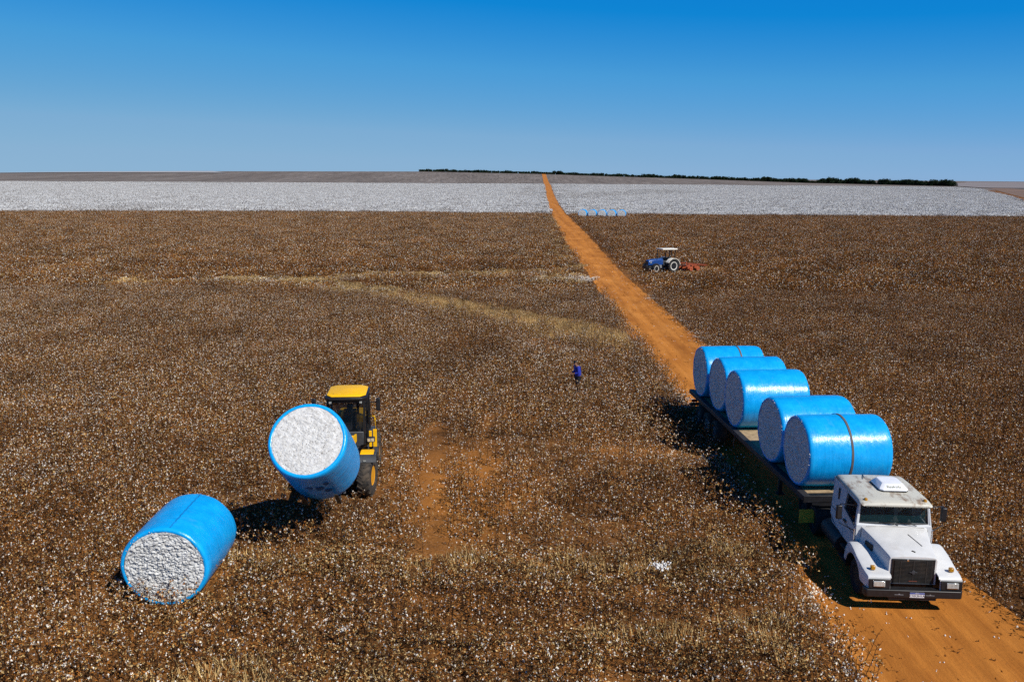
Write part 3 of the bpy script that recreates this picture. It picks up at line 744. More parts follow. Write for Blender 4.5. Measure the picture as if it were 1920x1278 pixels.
# ---------------------------------------------------------------- round bales of cotton
def bale_meshes(seed, Rr, L, rough=.05, lumps=1.0, frayed=.02):
    """wrap: rolled sheet with softly rounded shoulders and a rim; faces: rough discs of pressed lint. Axis = local X"""
    rg = random.Random(seed); n = 72
    prof = [(-L/2, Rr*.895), (-L/2-.012, Rr*.920), (-L/2-.008, Rr*.960), (-L/2+.05, Rr*.990)]
    k = 16
    for i in range(k+1):
        t = -1+2*i/k; prof.append((t*(L/2-.12), Rr*(1.0+.010*(1-t*t))))
    prof += [(L/2-.05, Rr*.990), (L/2+.008, Rr*.960), (L/2+.012, Rr*.920), (L/2, Rr*.895)]
    wv = []; wf = []
    for (t, r) in prof:
        for j in range(n):
            a = 2*math.pi*j/n
            d = r*(1+.011*noise.noise((t*1.3+seed, math.cos(a)*1.6, math.sin(a)*1.6))+.005*noise.noise((t*2.1, math.cos(a)*6, math.sin(a)*6+seed)))
            wv.append((t+.012*noise.noise((math.cos(a)*3+seed, math.sin(a)*3, t)), d*math.cos(a), d*math.sin(a)))
    m = len(prof)
    for i in range(m-1):
        for j in range(n):
            j2 = (j+1) % n; wf.append((i*n+j, i*n+j2, (i+1)*n+j2, (i+1)*n+j))
    w_ = MB(); w_.add(wv, wf)
    faces = []
    for sd in (-1, 1):
        b = MB(); rings, nn = (72, 216) if lumps != 1.0 else (36, 110); fr = Rr*.905*(1 if lumps != 1.0 else 1.03)
        b.v.append((sd*(L/2-.005), 0, 0))
        for i in range(1, rings+1):
            q = fr*i/rings
            for j in range(nn):
                a = 2*math.pi*j/nn; y, z = q*math.cos(a), q*math.sin(a)
                p = Vector((y*2.6+seed*3, z*4.0, sd*5)); p += Vector((noise.noise(p*2.3), noise.noise(p*2.3+Vector((5, 0, 0))), 0))*.16
                h = rough*(.55*noise.fractal(p, 1, 2, 3)+.45*noise.noise(p*3.1)+.62*lumps*noise.noise(p*5.6+Vector((0, 0, 7)))+.5*lumps*noise.noise(p*11)+.32*lumps*noise.noise(p*19))
                edge = min(1, (fr-q)/.10)
                b.v.append((sd*(L/2-.005+.02*min(1, (fr-q)/.3)+h*(.35+.65*edge)-(.05 if i == rings else 0)), y, z))
        for j in range(nn): b.f.append((0, 1+j, 1+(j+1) % nn)); b.mi.append(0)
        for i in range(rings-1):
            for j in range(nn):
                j2 = (j+1) % nn; b.f.append((1+i*nn+j, 1+i*nn+j2, 1+(i+1)*nn+j2, 1+(i+1)*nn+j)); b.mi.append(0)
        if frayed:     # locks of lint standing out at the edge of the wrap
            for _ in range(int(34*frayed/.02)):
                a = rg.choice((.4, 1.3, 2.9, 4.4))+rg.gauss(0, .35)*rg.choice((1, 1, 3)); q = fr*rg.uniform(.97, 1.05)
                puff(b, (sd*(L/2+rg.uniform(0, .03)), q*math.cos(a), q*math.sin(a)), rg.uniform(.006, .026), 0, rg)
        faces.append(b)
    return w_, faces

def make_bale(seed, Rr, L, label, group, loc, rot, seam=None, rough=.05, lumps=1.0, stains=False, frayed=.02, name='cotton_bale'):
    t = thing(name, label, 'cotton bale', loc, rot, group)
    w_, fs = bale_meshes(seed, Rr, L, rough, lumps, frayed)
    wo = w_.build('plastic_wrap', M['wrap'], t, smooth=60)
    for f in fs: f.build('cotton_face', M['cotton_face'], t, smooth=180)
    if seam is not None:
        b = MB(); a = seam                          # stitched overlap of the wrap: a slightly raised double ridge
        for da in (-.012, .012):
            ring = []
            for i in range(25):
                x = -L/2+.08+(L-.16)*i/24; tt = x/(L/2-.12); r = Rr*(1.0+.010*max(0, 1-tt*tt))+.012
                aa = a+da+.008*math.sin(i*2.1); ring.append((x, r*math.cos(aa), r*math.sin(aa)))
            b.tube(ring, .007, 5)
        for i in range(44):
            x = -L/2+.10+(L-.2)*i/43; tt = x/(L/2-.12); r = Rr*(1.0+.010*max(0, 1-tt*tt))+.010
            b.bar((x, r*math.cos(a-.012), r*math.sin(a-.012)), (x+.012, r*math.cos(a+.012), r*math.sin(a+.012)), .008, .008)
        b.build('seam', M['wrap_dark'], wo, smooth=0)
    if stains:                                       # soil smears where the fork has rubbed the wrap
        rg = random.Random(seed); b = MB()
        for (x, a, lx, la) in stains:
            n = 9; ring = []
            for i in range(n):
                q = 6.28*i/n; k = rg.uniform(.55, 1.15)
                xx = x+math.cos(q)*lx*k; aa = a+math.sin(q)*la*k; tt = min(1, abs(xx)/(L/2-.12)); r = Rr*(1+.010*(1-tt*tt))+.013
                ring.append((xx, r*math.cos(aa), r*math.sin(aa)))
            b.add(ring+[(x, (Rr*1.010+.016)*math.cos(a), (Rr*1.010+.016)*math.sin(a))], [(i, (i+1) % n, n) for i in range(n)])
        b.build('soil_smear', M['wrap_stain'], wo, smooth=60)
    return t

GB = 'blue wrapped cotton bales loaded on the flatbed trailer'
RB = 1.18; TZ = 1.40
TA = .080
BALES = [(10.83, 27.27), (10.64, 29.66), (10.46, 34.00), (10.37, 36.48), (10.14, 38.95)]
BL = ['blue cotton bale with a strap over it right behind the white cab', 'plain blue cotton bale second behind the white cab, pressed against the strapped one',
      'glossy blue cotton bale behind the bare stretch of trailer deck', 'blue cotton bale in the middle of the rear three on the trailer',
      'blue cotton bale at the tail end of the trailer with a strap over it']
for i, ((x, y), lb) in enumerate(zip(BALES, BL)):
    make_bale(11+i, RB, 2.72, lb, GB, (x, y, TZ+RB-.015), (0.3*i, 0, TA+(-.02, .012, 0, .02, -.015)[i]), seam=(None, 1.25-.3*1, None, 1.5-.9, None)[i], rough=.045, frayed=.03)

def strap_over(x, y, ang, off, label):
    """a ratchet strap arching over a bale, its ends dropping to the deck edge"""
    b = MB(); r = RB*1.012+.012; w_ = .035; pts = []
    for i in range(41):
        a = R(-28)+R(236)*i/40; pts.append((off, r*math.cos(a), r*math.sin(a)))
    z0 = -(RB-.02)
    pts = [(off, 1.12, z0)]+pts+[(off, -1.12, z0)]
    vs = []; k = len(pts)
    for (px, py, pz) in pts:
        d = Vector((0, py, pz)).normalized()*.006
        for sx in (-w_, w_):
            vs.append((px+sx, py+d.y, pz+d.z)); vs.append((px+sx, py-d.y, pz-d.z))
    fs = []
    for i in range(k-1):
        q = i*4; fs += [(q, q+4, q+6, q+2), (q+1, q+3, q+7, q+5), (q, q+1, q+5, q+4), (q+2, q+6, q+7, q+3)]
    b.add(vs, fs); b.box((off, r*math.cos(R(-20))+.01, r*math.sin(R(-20))), (.10, .06, .16))
    o = b.build('cargo_strap', M['strap'], None, smooth=50); o.location = (x, y, TZ+RB-.015); o.rotation_euler = (0, 0, ang)
    return tag(o, label, 'strap', 'straps holding down the bales')
strap_over(BALES[0][0], BALES[0][1], TA-.02, .02, 'dark webbing strap over the bale behind the white cab')
strap_over(BALES[4][0], BALES[4][1], TA-.015, .30, 'dark webbing strap over the bale at the tail of the trailer')

# the bale lying on the field, lower left
LB = make_bale(31, 1.18, 2.6, 'single blue cotton bale lying on the brown stubble, rough white end facing us', None, (-9.28, 22.54, 1.09), (0, 0, R(91.5)), seam=1.74, rough=.060, lumps=1.25, frayed=.03)
LB.scale = (1, 1, .945)

# five bales in a row beside the road, far off
GF = 'row of five bales at the edge of the white field'
FB = [(20.0, 246.6, 'leftmost of the five small bales at the white field, nearest the road'), (22.75, 246.4, 'second from left of the five small bales at the white field'),
      (25.5, 246.2, 'middle one of the five small bales at the white field'), (28.25, 246.0, 'second from right of the five small bales at the white field'), (31.0, 245.8, 'rightmost of the five small bales at the white field')]
first = None
for i, (x, y, lb) in enumerate(FB):
    if first is None:
        t = make_bale(41, 1.24, 2.6, lb, GF, (x, y, 1.3), (0, 0, R(78)), rough=.05, frayed=0); first = t
    else:
        t = copy_tree(first); t['label'] = lb; t.location = (x, y, 1.3); t.rotation_euler = (i*.9, 0, R(78+(i*37 % 5)-2))

# ---------------------------------------------------------------- flatbed trailer
TR = thing('flatbed_trailer', 'long dark flatbed trailer with plank deck carrying five blue bales', 'trailer', (10.70, 26.12, 0), (0, 0, R(3.4)))
TL_ = 14.0; HW = 1.30; DZ = TZ
dk = MB(); k = 44
for i in range(k):
    y0 = .28+(TL_-.28)*i/k; dk.bb(-HW+.24, HW-.24, y0+.006, y0+(TL_-.28)/k-.006, DZ-.05, DZ+.004*((i*7) % 3))
dk.build('plank_deck', M['wood'], TR, smooth=0)
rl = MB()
for s in (-1, 1): rl.bb(s*(HW-.236), s*HW, 0, TL_, DZ-.16, DZ+.025)  # widened as a dark strip standing in for shade on the deck edge
rl.build('side_rail_shade', M['rail'], TR, bevel=.012)
hd = MB(); hd.bb(-HW, HW, -.07, -.001, DZ-.20, DZ+.03); hd.bb(-HW+.24, HW-.24, .001, .275, DZ-.06, DZ-.004); hd.bb(-HW+.3, HW-.3, -.05, -.002, DZ-.34, DZ-.203); hd.build('headboard_beam', M['black'], TR, bevel=.012)
ch = MB()
for s in (-1, 1): ch.bb(s*.42, s*.56, .4, TL_-.2, DZ-.50, DZ-.052)
for i in range(13): ch.bb(-1.2, 1.2, .55+i*1.08, .63+i*1.08, DZ-.155, DZ-.058)
ch.build('chassis_beam', M['chassis'], TR)
for s in (-1, 1):
    lg = MB(); lg.bb(s*.85-.06, s*.85+.06, 3.0, 3.12, .35, DZ-.06); lg.bb(s*.85-.14, s*.85+.14, 2.93, 3.19, .30, .35); lg.build('landing_leg', M['chassis'], TR, bevel=.01)
for yy in (9.9, 11.15, 12.4):
    ax = MB(); ax.tube([(-1.0, yy, .52), (1.0, yy, .52)], .07, 10); ax.build('axle', M['chassis'], TR)
    for s in (-1, 1): wheel(TR, (s*1.04, yy, .52), .52, .46, .27, M['rubber'], M['grey'])
tb = MB(); tb.bb(-1.2, 1.2, TL_-.06, TL_+.03, .62, .76); tb.build('rear_bumper', M['chassis'], TR)
for s in (-1, 1):
    tlm = MB(); tlm.bb(s*1.0-.14, s*1.0+.14, TL_+.031, TL_+.06, .78, .90); tlm.build('tail_lamp', surf('red_lens', (.35, .01, .01), .3) if s < 0 else bpy.data.materials['red_lens'], TR)
fl = MB(); fl.bb(-1.24, -.74, .30, .325, .36, .82); fl.bb(-1.24, -1.16, .292, .299, .36, .82); fl.build('mud_flap', surf('yellow_mud_flap', (.80, .50, .05), .7, var=.25, dirt=(.3, .18, .06), dirt_amt=.3), TR)  # yellow brightened to stand in for sunlight that misses the flap
rp = MB()      # lashing tail hanging from the rail
rp.tube([(-HW-.01, 6.9, DZ-.1), (-HW-.05, 6.95, DZ-.4), (-HW-.03, 6.9, DZ-.65)], .015, 6); rp.build('lashing_tail', M['strap'], TR)
# ---------------------------------------------------------------- bonneted truck (forward = local -Y)
TK = thing('bonneted_truck', 'white bonneted truck with dirty roof and black grille driving on the orange dirt road', 'truck', (10.73, 21.02, 0), (0, 0, R(-3.0)))
XO = .05
# hood: lofted nose
def hood_ring(y, w, zt, zb, cr=.02, ch=.07):
    return [(XO-w, y, zb), (XO-w, y, zt-ch*1.3), (XO-w+ch*.35, y, zt-ch*.4), (XO-w+ch*1.2, y, zt), (XO-w*.5, y, zt+cr), (XO, y, zt+cr*1.2), (XO+w*.5, y, zt+cr),
            (XO+w-ch*1.2, y, zt), (XO+w-ch*.35, y, zt-ch*.4), (XO+w, y, zt-ch*1.3), (XO+w, y, zb)]
hb = MB(); hb.loft([hood_ring(.33, .625, 1.49, .74), hood_ring(.42, .635, 1.525, .74), hood_ring(.9, .72, 1.61, .9), hood_ring(1.35, .82, 1.69, .95), hood_ring(1.78, .93, 1.765, .95)], closed=True, caps=True)
hood = hb.build('hood', M['white'], TK, smooth=32)
for s in (-1, 1):
    sv = MB()
    m = Matrix.Translation((XO+s*.835, 1.30, 1.36)) @ Matrix.Rotation(s*R(-12.5), 4, 'Z')
    sv.box((0, 0, 0), (.03, .34, .20)); sv.v[-8:] = [tuple(m @ Vector(p)) for p in sv.v[-8:]]
    for i in range(5):
        sv.box((s*.017, 0, -.08+i*.04), (.012, .31, .012)); sv.v[-8:] = [tuple(m @ Vector(p)) for p in sv.v[-8:]]
    sv.build('hood_vent', M['black_dusty'], hood, smooth=0)
hl = MB(); hl.tube([(XO-.925, 1.72, 1.45), (XO-.918, 1.72, 1.69), (XO-.80, 1.72, 1.762), (XO, 1.72, 1.781), (XO+.80, 1.72, 1.762), (XO+.918, 1.72, 1.69), (XO+.925, 1.72, 1.45)], .006, 5); hl.build('hood_seam', M['black_dusty'], hood)
ht = MB(); ht.bar((XO+.22, 1.35, 1.722), (XO+.40, .80, 1.622), .012, .008); ht.bar((XO+.03, .56, 1.58), (XO+.10, .50, 1.57), .03, .03); ht.build('hood_latch', M['black_dusty'], hood, smooth=0)
# grille
gr = MB(); gy = .305
gr.bb(XO-.575, XO+.575, gy, .335, .755, 1.455)
grille = gr.build('grille', M['black'], TK, bevel=.03)
gs = MB()
for i in range(17): gs.bb(XO-.50, XO+.50, gy-.026, gy-.004, .80+i*.0375, .817+i*.0375)
for s in (-1, 0, 1): gs.bb(XO+s*.34-.012, XO+s*.34+.012, gy-.030, gy-.0265, .79, 1.43)
gs.build('grille_bars', M['black_dusty'], grille, smooth=0)
em = MB(); em.lathe([(gy-.050, .001), (gy-.046, .052), (gy-.031, .056)], axis='Y', n=20, c=(XO+.0, 0, 1.10)); em.bb(XO-.10, XO+.10, gy-.05, gy-.0305, 1.09, 1.105); em.build('grille_emblem', M['grey_dark'], grille)
e2 = MB(); e2.lathe([(gy-.03, .001), (gy-.027, .026), (gy-.001, .03)], axis='Y', n=14, c=(XO-.16, 0, 1.425)); e2.build('badge', M['chrome'], grille)
tw = MB(); tw.bb(XO-.10, XO+.12, gy-.036, gy-.0265, .835, .855); tw.build('grille_marking', surf('faded_red_marking', (.16, .05, .03), .6), grille)
lr_ = MB(); lr_.bb(XO-.5, XO+.5, gy-.035, gy-.003, .762, .782); lr_.build('lower_trim', M['grey_dark'], grille)
# fenders
def fender(s):
    top = [(.12, 1.00), (.16, 1.045), (.30, 1.075), (.55, 1.11), (.85, 1.19), (1.15, 1.28), (1.45, 1.345), (1.60, 1.345), (1.75, 1.29), (1.86, 1.16), (1.92, .98), (1.94, .86)]
    ac, az, ar = 1.22, .50, .64
    def tz(y): return lerp_table(top, y)
    def bz(y):
        if abs(y-ac) < ar: return max(.70, az+math.sqrt(ar*ar-(y-ac)**2))
        return .70 if y < ac else .72
    X = lambda x: XO+s*x
    ys_ = sorted(set([.12, .16, .22, .3, .42, .5, .55, .585, .62, .66, .72, .8, .9, 1.0, 1.1, 1.22, 1.34, 1.45, 1.55, 1.6, 1.68, 1.75, 1.80, 1.83, 1.86, 1.90, 1.94]))
    def xi(y): return lerp_table([(.12, .64), (.42, .645), (.9, .73), (1.35, .83), (1.94, .96)], y)
    def xo_(y): return lerp_table([(.12, 1.235), (.3, 1.26), (1.0, 1.28), (1.94, 1.26)], y)
    rows = []
    for y in ys_:
        t = tz(y); b_ = min(bz(y), t-.03); o = xo_(y); i_ = xi(y)
        rows.append([(X(o-.03), y, b_), (X(o), y, b_), (X(o), y, max(b_+.008, t-.075)), (X(o-.02), y, max(b_+.012, t-.025)), (X(o-.075), y, t), (X(i_+.04), y, t+.004), (X(i_-.02), y, t+.01), (X(i_-.02), y, t-.02), (X(o-.09), y, t-.03), (X(o-.03), y, max(b_+.004, t-.09))])
    fb = MB(); fb.loft(rows, closed=True, caps=True)
    # front face around the lamp, inner closing plate
    fb.hexa([(X(.648), .06+.02, .70), (X(1.225), .085, .70), (X(1.225), .119, .70), (X(.648), .119, .70), (X(.648), .11, 1.0), (X(1.225), .115, 1.0), (X(1.225), .119, .999), (X(.648), .119, .999)])
    f = fb.build('fender', M['white'], TK, smooth=38)
    bz_ = MB(); bz_.hexa([(X(.66), .045, .715), (X(1.215), .045, .715), (X(1.215), .079, .715), (X(.66), .079, .715), (X(.66), .065, .965), (X(1.215), .065, .965), (X(1.215), .105, .965), (X(.66), .105, .965)])
    bezel = bz_.build('headlight_bezel', M['black'], f, bevel=.012)
    lp = MB(); lp.hexa([(X(.80), .018, .775), (X(1.11), .018, .775), (X(1.11), .044, .775), (X(.80), .044, .775), (X(.80), .036, .93), (X(1.11), .036, .93), (X(1.11), .06, .93), (X(.80), .06, .93)])
    lp.build('headlight', M['lamp'], f, bevel=.012)
    lp2 = MB(); lp2.bb(X(.83), X(1.08), .012, .02, .785, .80); lp2.build('headlight_trim', M['chrome'], f)
    am = MB(); am.bb(X(.97), X(1.09), .33, .43, 1.10, 1.215); am.build('marker_lamp', M['amber'], f, bevel=.02)
    lin_ = MB()
    lin_.loft([[(X(.70), ac+ar*.98*math.cos(q), az+ar*.98*math.sin(q)), (X(1.24), ac+ar*.98*math.cos(q), az+ar*.98*math.sin(q))] for q in [math.pi*i/14 for i in range(15)]], closed=False, caps=False)
    lin_.build('wheel_arch_liner', M['black'], f, fixn=False)
for s in (-1, 1): fender(s)
# bumper
bp = MB(); bp.prism([(-1.28, .06), (-1.22, .0), (1.22, .0), (1.28, .06), (1.28, .24), (-1.28, .24)], .495, .705, 'Z'); bumper = bp.build('bumper', M['black'], TK, bevel=.018)
sp = MB(); sp.bb(-.62, .62, .06, .2, .40, .494); sp.build('bumper_skirt', M['chassis'], bumper, bevel=.01)
pl = MB(); pl.bb(-.105, .275, -.012, -.003, .515, .655); plate = pl.build('number_plate', M['plate_white'], bumper)
pb = MB(); pb.bb(-.105, .275, -.016, -.0125, .615, .655); pb.build('plate_band', M['plate_blue'], plate)
lettering('BRASIL', .034, plate, (.085, -.0185, .635), (R(90), 0, 0), M['plate_white'], ext=.0008)
lettering('CXK5H1A', .088, plate, (.085, -.0145, .563), (R(90), 0, 0), M['plate_ink'], ext=.001)
for sx, w1 in ((-.38, .11), (.43, .11)):
    bd = MB(); bd.bb(sx-w1, sx+w1, -.008, -.002, .575, .588); bd.prism([(sx-.03, .589), (sx+.03, .589), (sx+.012, .612), (sx-.012, .612)], -.008, -.002, 'Y'); bd.prism([(sx-w1-.02, .5815), (sx-w1-.001, .588), (sx-w1-.001, .575)], -.008, -.002, 'Y'); bd.build('bumper_badge', M['grey'], bumper, smooth=0)
# cab shell
cf, cr_ = 1.80, 4.02
def cabx(z): return lerp_table([(.9, 1.01), (1.2, 1.045), (1.7, 1.05), (2.42, .975)], z)
cb = MB()
def wall_quad(s, pts, th=.035):
    o = [(XO+s*cabx(z), y, z) for (y, z) in pts]; i_ = [(XO+s*(cabx(z)-th), y, z) for (y, z) in pts]
    n = len(pts); cb.add(o+i_, [tuple(range(n)), tuple(range(2*n-1, n-1, -1))]+[(q, (q+1) % n, n+(q+1) % n, n+q) for q in range(n)])
# door window corners (y, z)
WA, WB, WC, WD = (1.93, 1.70), (2.02, 2.33), (2.80, 2.34), (2.86, 1.86)
for s in (-1, 1):
    wall_quad(s, [(cf, 1.0), (cf, 1.2), WA, WD, (2.90, .95), (2.0, .95)])          # lower door
    wall_quad(s, [(cf, 1.2), (cf, 1.80), (1.90, 2.42), WB, WA])              # pillar side
    wall_quad(s, [WB, (1.90, 2.42), (2.90, 2.42), WC])
    wall_quad(s, [WC, (2.90, 2.42), (2.90, .95), WD])
    wall_quad(s, [(2.90, .95), (2.90, 2.42), (cr_, 2.42), (cr_, 1.25), (3.4, 1.02)])
cb.bb(XO-1.0, XO+1.0, cr_-.036, cr_-.001, 1.0, 2.419)
cb.bb(XO-.99, XO+.99, cf+.001, cr_-.04, .96, 1.0)
# cowl and firewall
cb.hexa([(XO-1.045, cf-.03, .98), (XO+1.045, cf-.03, .98), (XO+1.0, cf+.05, .98), (XO-1.0, cf+.05, .98), (XO-1.045, cf-.03, 1.78), (XO+1.045, cf-.03, 1.78), (XO+1.0, cf+.06, 1.85), (XO-1.0, cf+.06, 1.85)])
# windscreen posts
for s in (-1, 1):
    cb.hexa([(XO+s*.955, cf+.02, 1.80), (XO+s*1.046, cf+.002, 1.80), (XO+s*1.046, cf+.09, 1.80), (XO+s*.955, cf+.09, 1.80), (XO+s*.905, cf+.11, 2.42), (XO+s*.974, cf+.098, 2.42), (XO+s*.974, cf+.18, 2.42), (XO+s*.905, cf+.18, 2.42)])
cab = cb.build('cab_shell', M['side_paint'], TK, smooth=30)
# roof: crowned, rounded edges, visor over the windscreen
rings = []
for (y, zt, w) in [(1.66, 2.405, .90), (1.665, 2.44, .955), (1.72, 2.485, .975), (1.95, 2.515, .985), (2.6, 2.53, .985), (3.4, 2.53, .985), (3.9, 2.515, .98), (4.02, 2.48, .97), (4.055, 2.43, .94)]:
    zb = 2.402
    rings.append([(XO-w, y, zb), (XO-w-.008, y, (zb+zt)/2-.01), (XO-w+.02, y, zt-.030), (XO-w+.075, y, zt-.004), (XO-w*.5, y, zt+.012), (XO, y, zt+.016), (XO+w*.5, y, zt+.012), (XO+w-.075, y, zt-.004), (XO+w-.02, y, zt-.030), (XO+w+.008, y, (zb+zt)/2-.01), (XO+w, y, zb)])
rb = MB(); rb.loft(rings); roof = rb.build('roof', M['roof_paint'], TK, smooth=50)
for s in (-1, 1):
    ml = MB(); ml.lathe([(2.50, .055), (2.545, .052), (2.575, .035), (2.585, .0005)], axis='Z', n=14, c=(XO+s*.82, 1.86, -.012)); ml.build('roof_marker', M['amber'], roof)
ra = MB(); ra.tube([(XO-.2, 3.95, 2.53), (XO-.32, 3.45, 2.60)], .012, 6); ra.build('aerial', M['black'], roof)
# roof cooler
def rr(x0, x1, y0, y1, z, c):
    return [(x0+c, y0, z), (x1-c, y0, z), (x1, y0+c, z), (x1, y1-c, z), (x1-c, y1, z), (x0+c, y1, z), (x0, y1-c, z), (x0, y0+c, z)]
cx0, cx1, cy0, cy1 = XO-.21, XO+.60, 2.42, 3.30
rc = MB(); rc.loft([rr(cx0, cx1, cy0, cy1, 2.548, .08), rr(cx0, cx1, cy0, cy1, 2.58, .08)]); rc.build('cooler_base', M['black'], roof, smooth=30)
rc = MB(); rc.loft([rr(cx0-.01, cx1+.01, cy0-.01, cy1+.01, 2.581, .09), rr(cx0, cx1, cy0, cy1, 2.615, .09), rr(cx0+.12, cx1-.12, cy0+.16, cy1-.10, 2.745, .08), rr(cx0+.20, cx1-.20, cy0+.24, cy1-.18, 2.752, .06)])
cool = rc.build('roof_cooler', M['white_clean'], roof, bevel=.012, smooth=30)
lettering('ResfriAr', .125, cool, ((cx0+cx1)/2, cy0+.068, 2.684), (R(39), 0, 0), M['olive_ink'], ext=.001)
# glass
ws = MB(); zb_, zt_ = 1.832, 2.40; k = 8; vs_ = []
for (z, y, w) in ((zb_, cf+.035, .955), (zt_, cf+.125, .915)):
    for i in range(k+1):
        t = -1+2*i/k; vs_.append((XO+w*t, y-.035*(1-t*t)+.02, z))
ws.add(vs_, [(i, i+1, k+1+i+1, k+1+i) for i in range(k)]); wso = ws.build('windscreen', M['screen'], TK, smooth=180)
wf_ = MB()
wf_.tube([(XO-.955, cf+.028, 1.845), (XO-.5, cf-.006, 1.843), (XO, cf-.018, 1.842), (XO+.5, cf-.006, 1.843), (XO+.955, cf+.028, 1.845)], .014, 6)
for s in (-1, 1): wf_.tube([(XO+s*.95, cf+.03, 1.85), (XO+s*.912, cf+.112, 2.39)], .014, 6)
wf_.build('windscreen_seal', M['black'], wso)
for (x0, x1) in ((.10, -.30), (.62, .18)):
    wp = MB(); wp.tube([(XO+x0, cf-.045, 1.80), (XO+x0-.1, cf-.05, 1.83), (XO+x1, cf-.03, 1.875)], .010, 5); wp.bar((XO+x1-.12, cf-.02, 1.868), (XO+x1+.30, cf-.022, 1.880), .014, .02); wp.build('wiper', M['black'], TK)
for s in (-1, 1):
    g = MB(); g.add([(XO+s*(cabx(z)-.018), y, z) for (y, z) in (WA, WB, WC, WD)], [(0, 1, 2, 3)]); g.build('door_window', M['cab_glass'], TK, smooth=0)
    tr = MB(); wp_ = [WA, WB, WC, WD, WA]
    tr.tube([(XO+s*(cabx(z)+.002), y, z) for (y, z) in wp_], .014, 5); tr.tube([(XO+s*(cabx(1.75)+.002), 2.42, 1.80), (XO+s*(cabx(2.3)+.002), 2.42, 2.33)], .010, 5); tr.build('window_seal', M['black'], TK)
    dl = MB(); dl.tube([(XO+s*(cabx(z)+.001), y, z) for (y, z) in ((1.86, 1.03), (1.84, 1.55), (1.90, 1.69))], .006, 5); dl.tube([(XO+s*(cabx(z)+.001), y, z) for (y, z) in ((2.90, 2.38), (2.90, .97))], .007, 5)
    dl.tube([(XO+s*(cabx(1.45)+.001), y, z) for (y, z) in ((1.86, 1.42), (4.0, 1.52))], .006, 5); dl.build('door_line', M['black_dusty'], TK)
    dh = MB(); dh.bb(XO+s*1.048, XO+s*1.075, 2.60, 2.80, 1.50, 1.56); dh.build('door_handle', M['black'], TK, bevel=.008)
    vt = MB(); vt.bb(XO+s*(cabx(2.0)-.008), XO+s*(cabx(2.0)+.008), 3.42, 3.50, 1.9, 2.26); vt.build('side_vent', M['black'], TK)
    # mirror on its arms
    mm_ = MB(); mx = XO+s*(1.44 if s < 0 else 1.50)
    mm_.box((mx, 2.13, 2.02), (.16, .12, .42)); mr_ = mm_.build('mirror', M['black'], TK, bevel=.03)
    ma = MB(); ma.tube([(XO+s*1.0, 1.92, 2.30), (mx-s*.02, 2.10, 2.28), (mx, 2.12, 2.19)], .014, 6); ma.build('mirror_arm', M['black'], mr_); ma = MB(); ma.tube([(XO+s*1.04, 1.90, 1.55), (mx-s*.02, 2.10, 1.70), (mx, 2.12, 1.84)], .014, 6); ma.build('mirror_arm', M['black'], mr_)
    gh = MB(); gh.tube([(XO+s*1.055, 1.80, 1.25), (XO+s*1.085, 1.79, 1.29), (XO+s*1.085, 1.79, 1.66), (XO+s*1.05, 1.80, 1.70)], .018, 7); gh.build('grab_handle', M['chrome'], TK)
    pv = MB(); pv.bb(XO+s*1.0465, XO+s*1.053, 1.815, 1.86, 1.28, 1.60); pv.build('pillar_vent', M['grey_dark'], TK)
# cab interior
sw = MB(); sw.lathe([(-.012, .20), (0, .215), (.012, .20), (0, .188), (-.012, .20)], axis='Y', n=24); sw.bar((-.19, 0, 0), (.19, 0, 0), .03, .02); sw.tube([(0, 0, 0), (0, -.35, -.02)], .025, 8)
swo = sw.build('steering_wheel', M['black'], TK); swo.location = (XO+.46, 2.22, 1.86); swo.rotation_euler = (R(-38), 0, 0)
for x in (-.45, .46):
    se = MB(); se.bb(XO+x-.26, XO+x+.26, 2.5, 2.98, 1.30, 1.45); se.box((XO+x, 3.04, 1.80), (.50, .13, .80), (R(-8), 0, 0)); se.build('seat', M['seat'], TK, bevel=.04)
db = MB(); db.hexa([(XO-.98, cf+.07, 1.3), (XO+.98, cf+.07, 1.3), (XO+.98, cf+.42, 1.3), (XO-.98, cf+.42, 1.3), (XO-.98, cf+.08, 1.80), (XO+.98, cf+.08, 1.80), (XO+.98, cf+.38, 1.76), (XO-.98, cf+.38, 1.76)]); db.build('dashboard', M['grey_dark'], TK, bevel=.03)
for (x0, x1) in ((.62, .86), (.12, .22)):
    cu = MB(); cu.hexa([(XO+x0, 2.1, 1.95), (XO+x1, 2.1, 1.95), (XO+x1, 2.14, 1.95), (XO+x0, 2.14, 1.95), (XO+x0-.08, 2.1, 2.36), (XO+x1, 2.1, 2.36), (XO+x1, 2.14, 2.36), (XO+x0-.08, 2.14, 2.36)])
    cu.build('cab_curtain', M['cloth_grey'], TK, smooth=0)
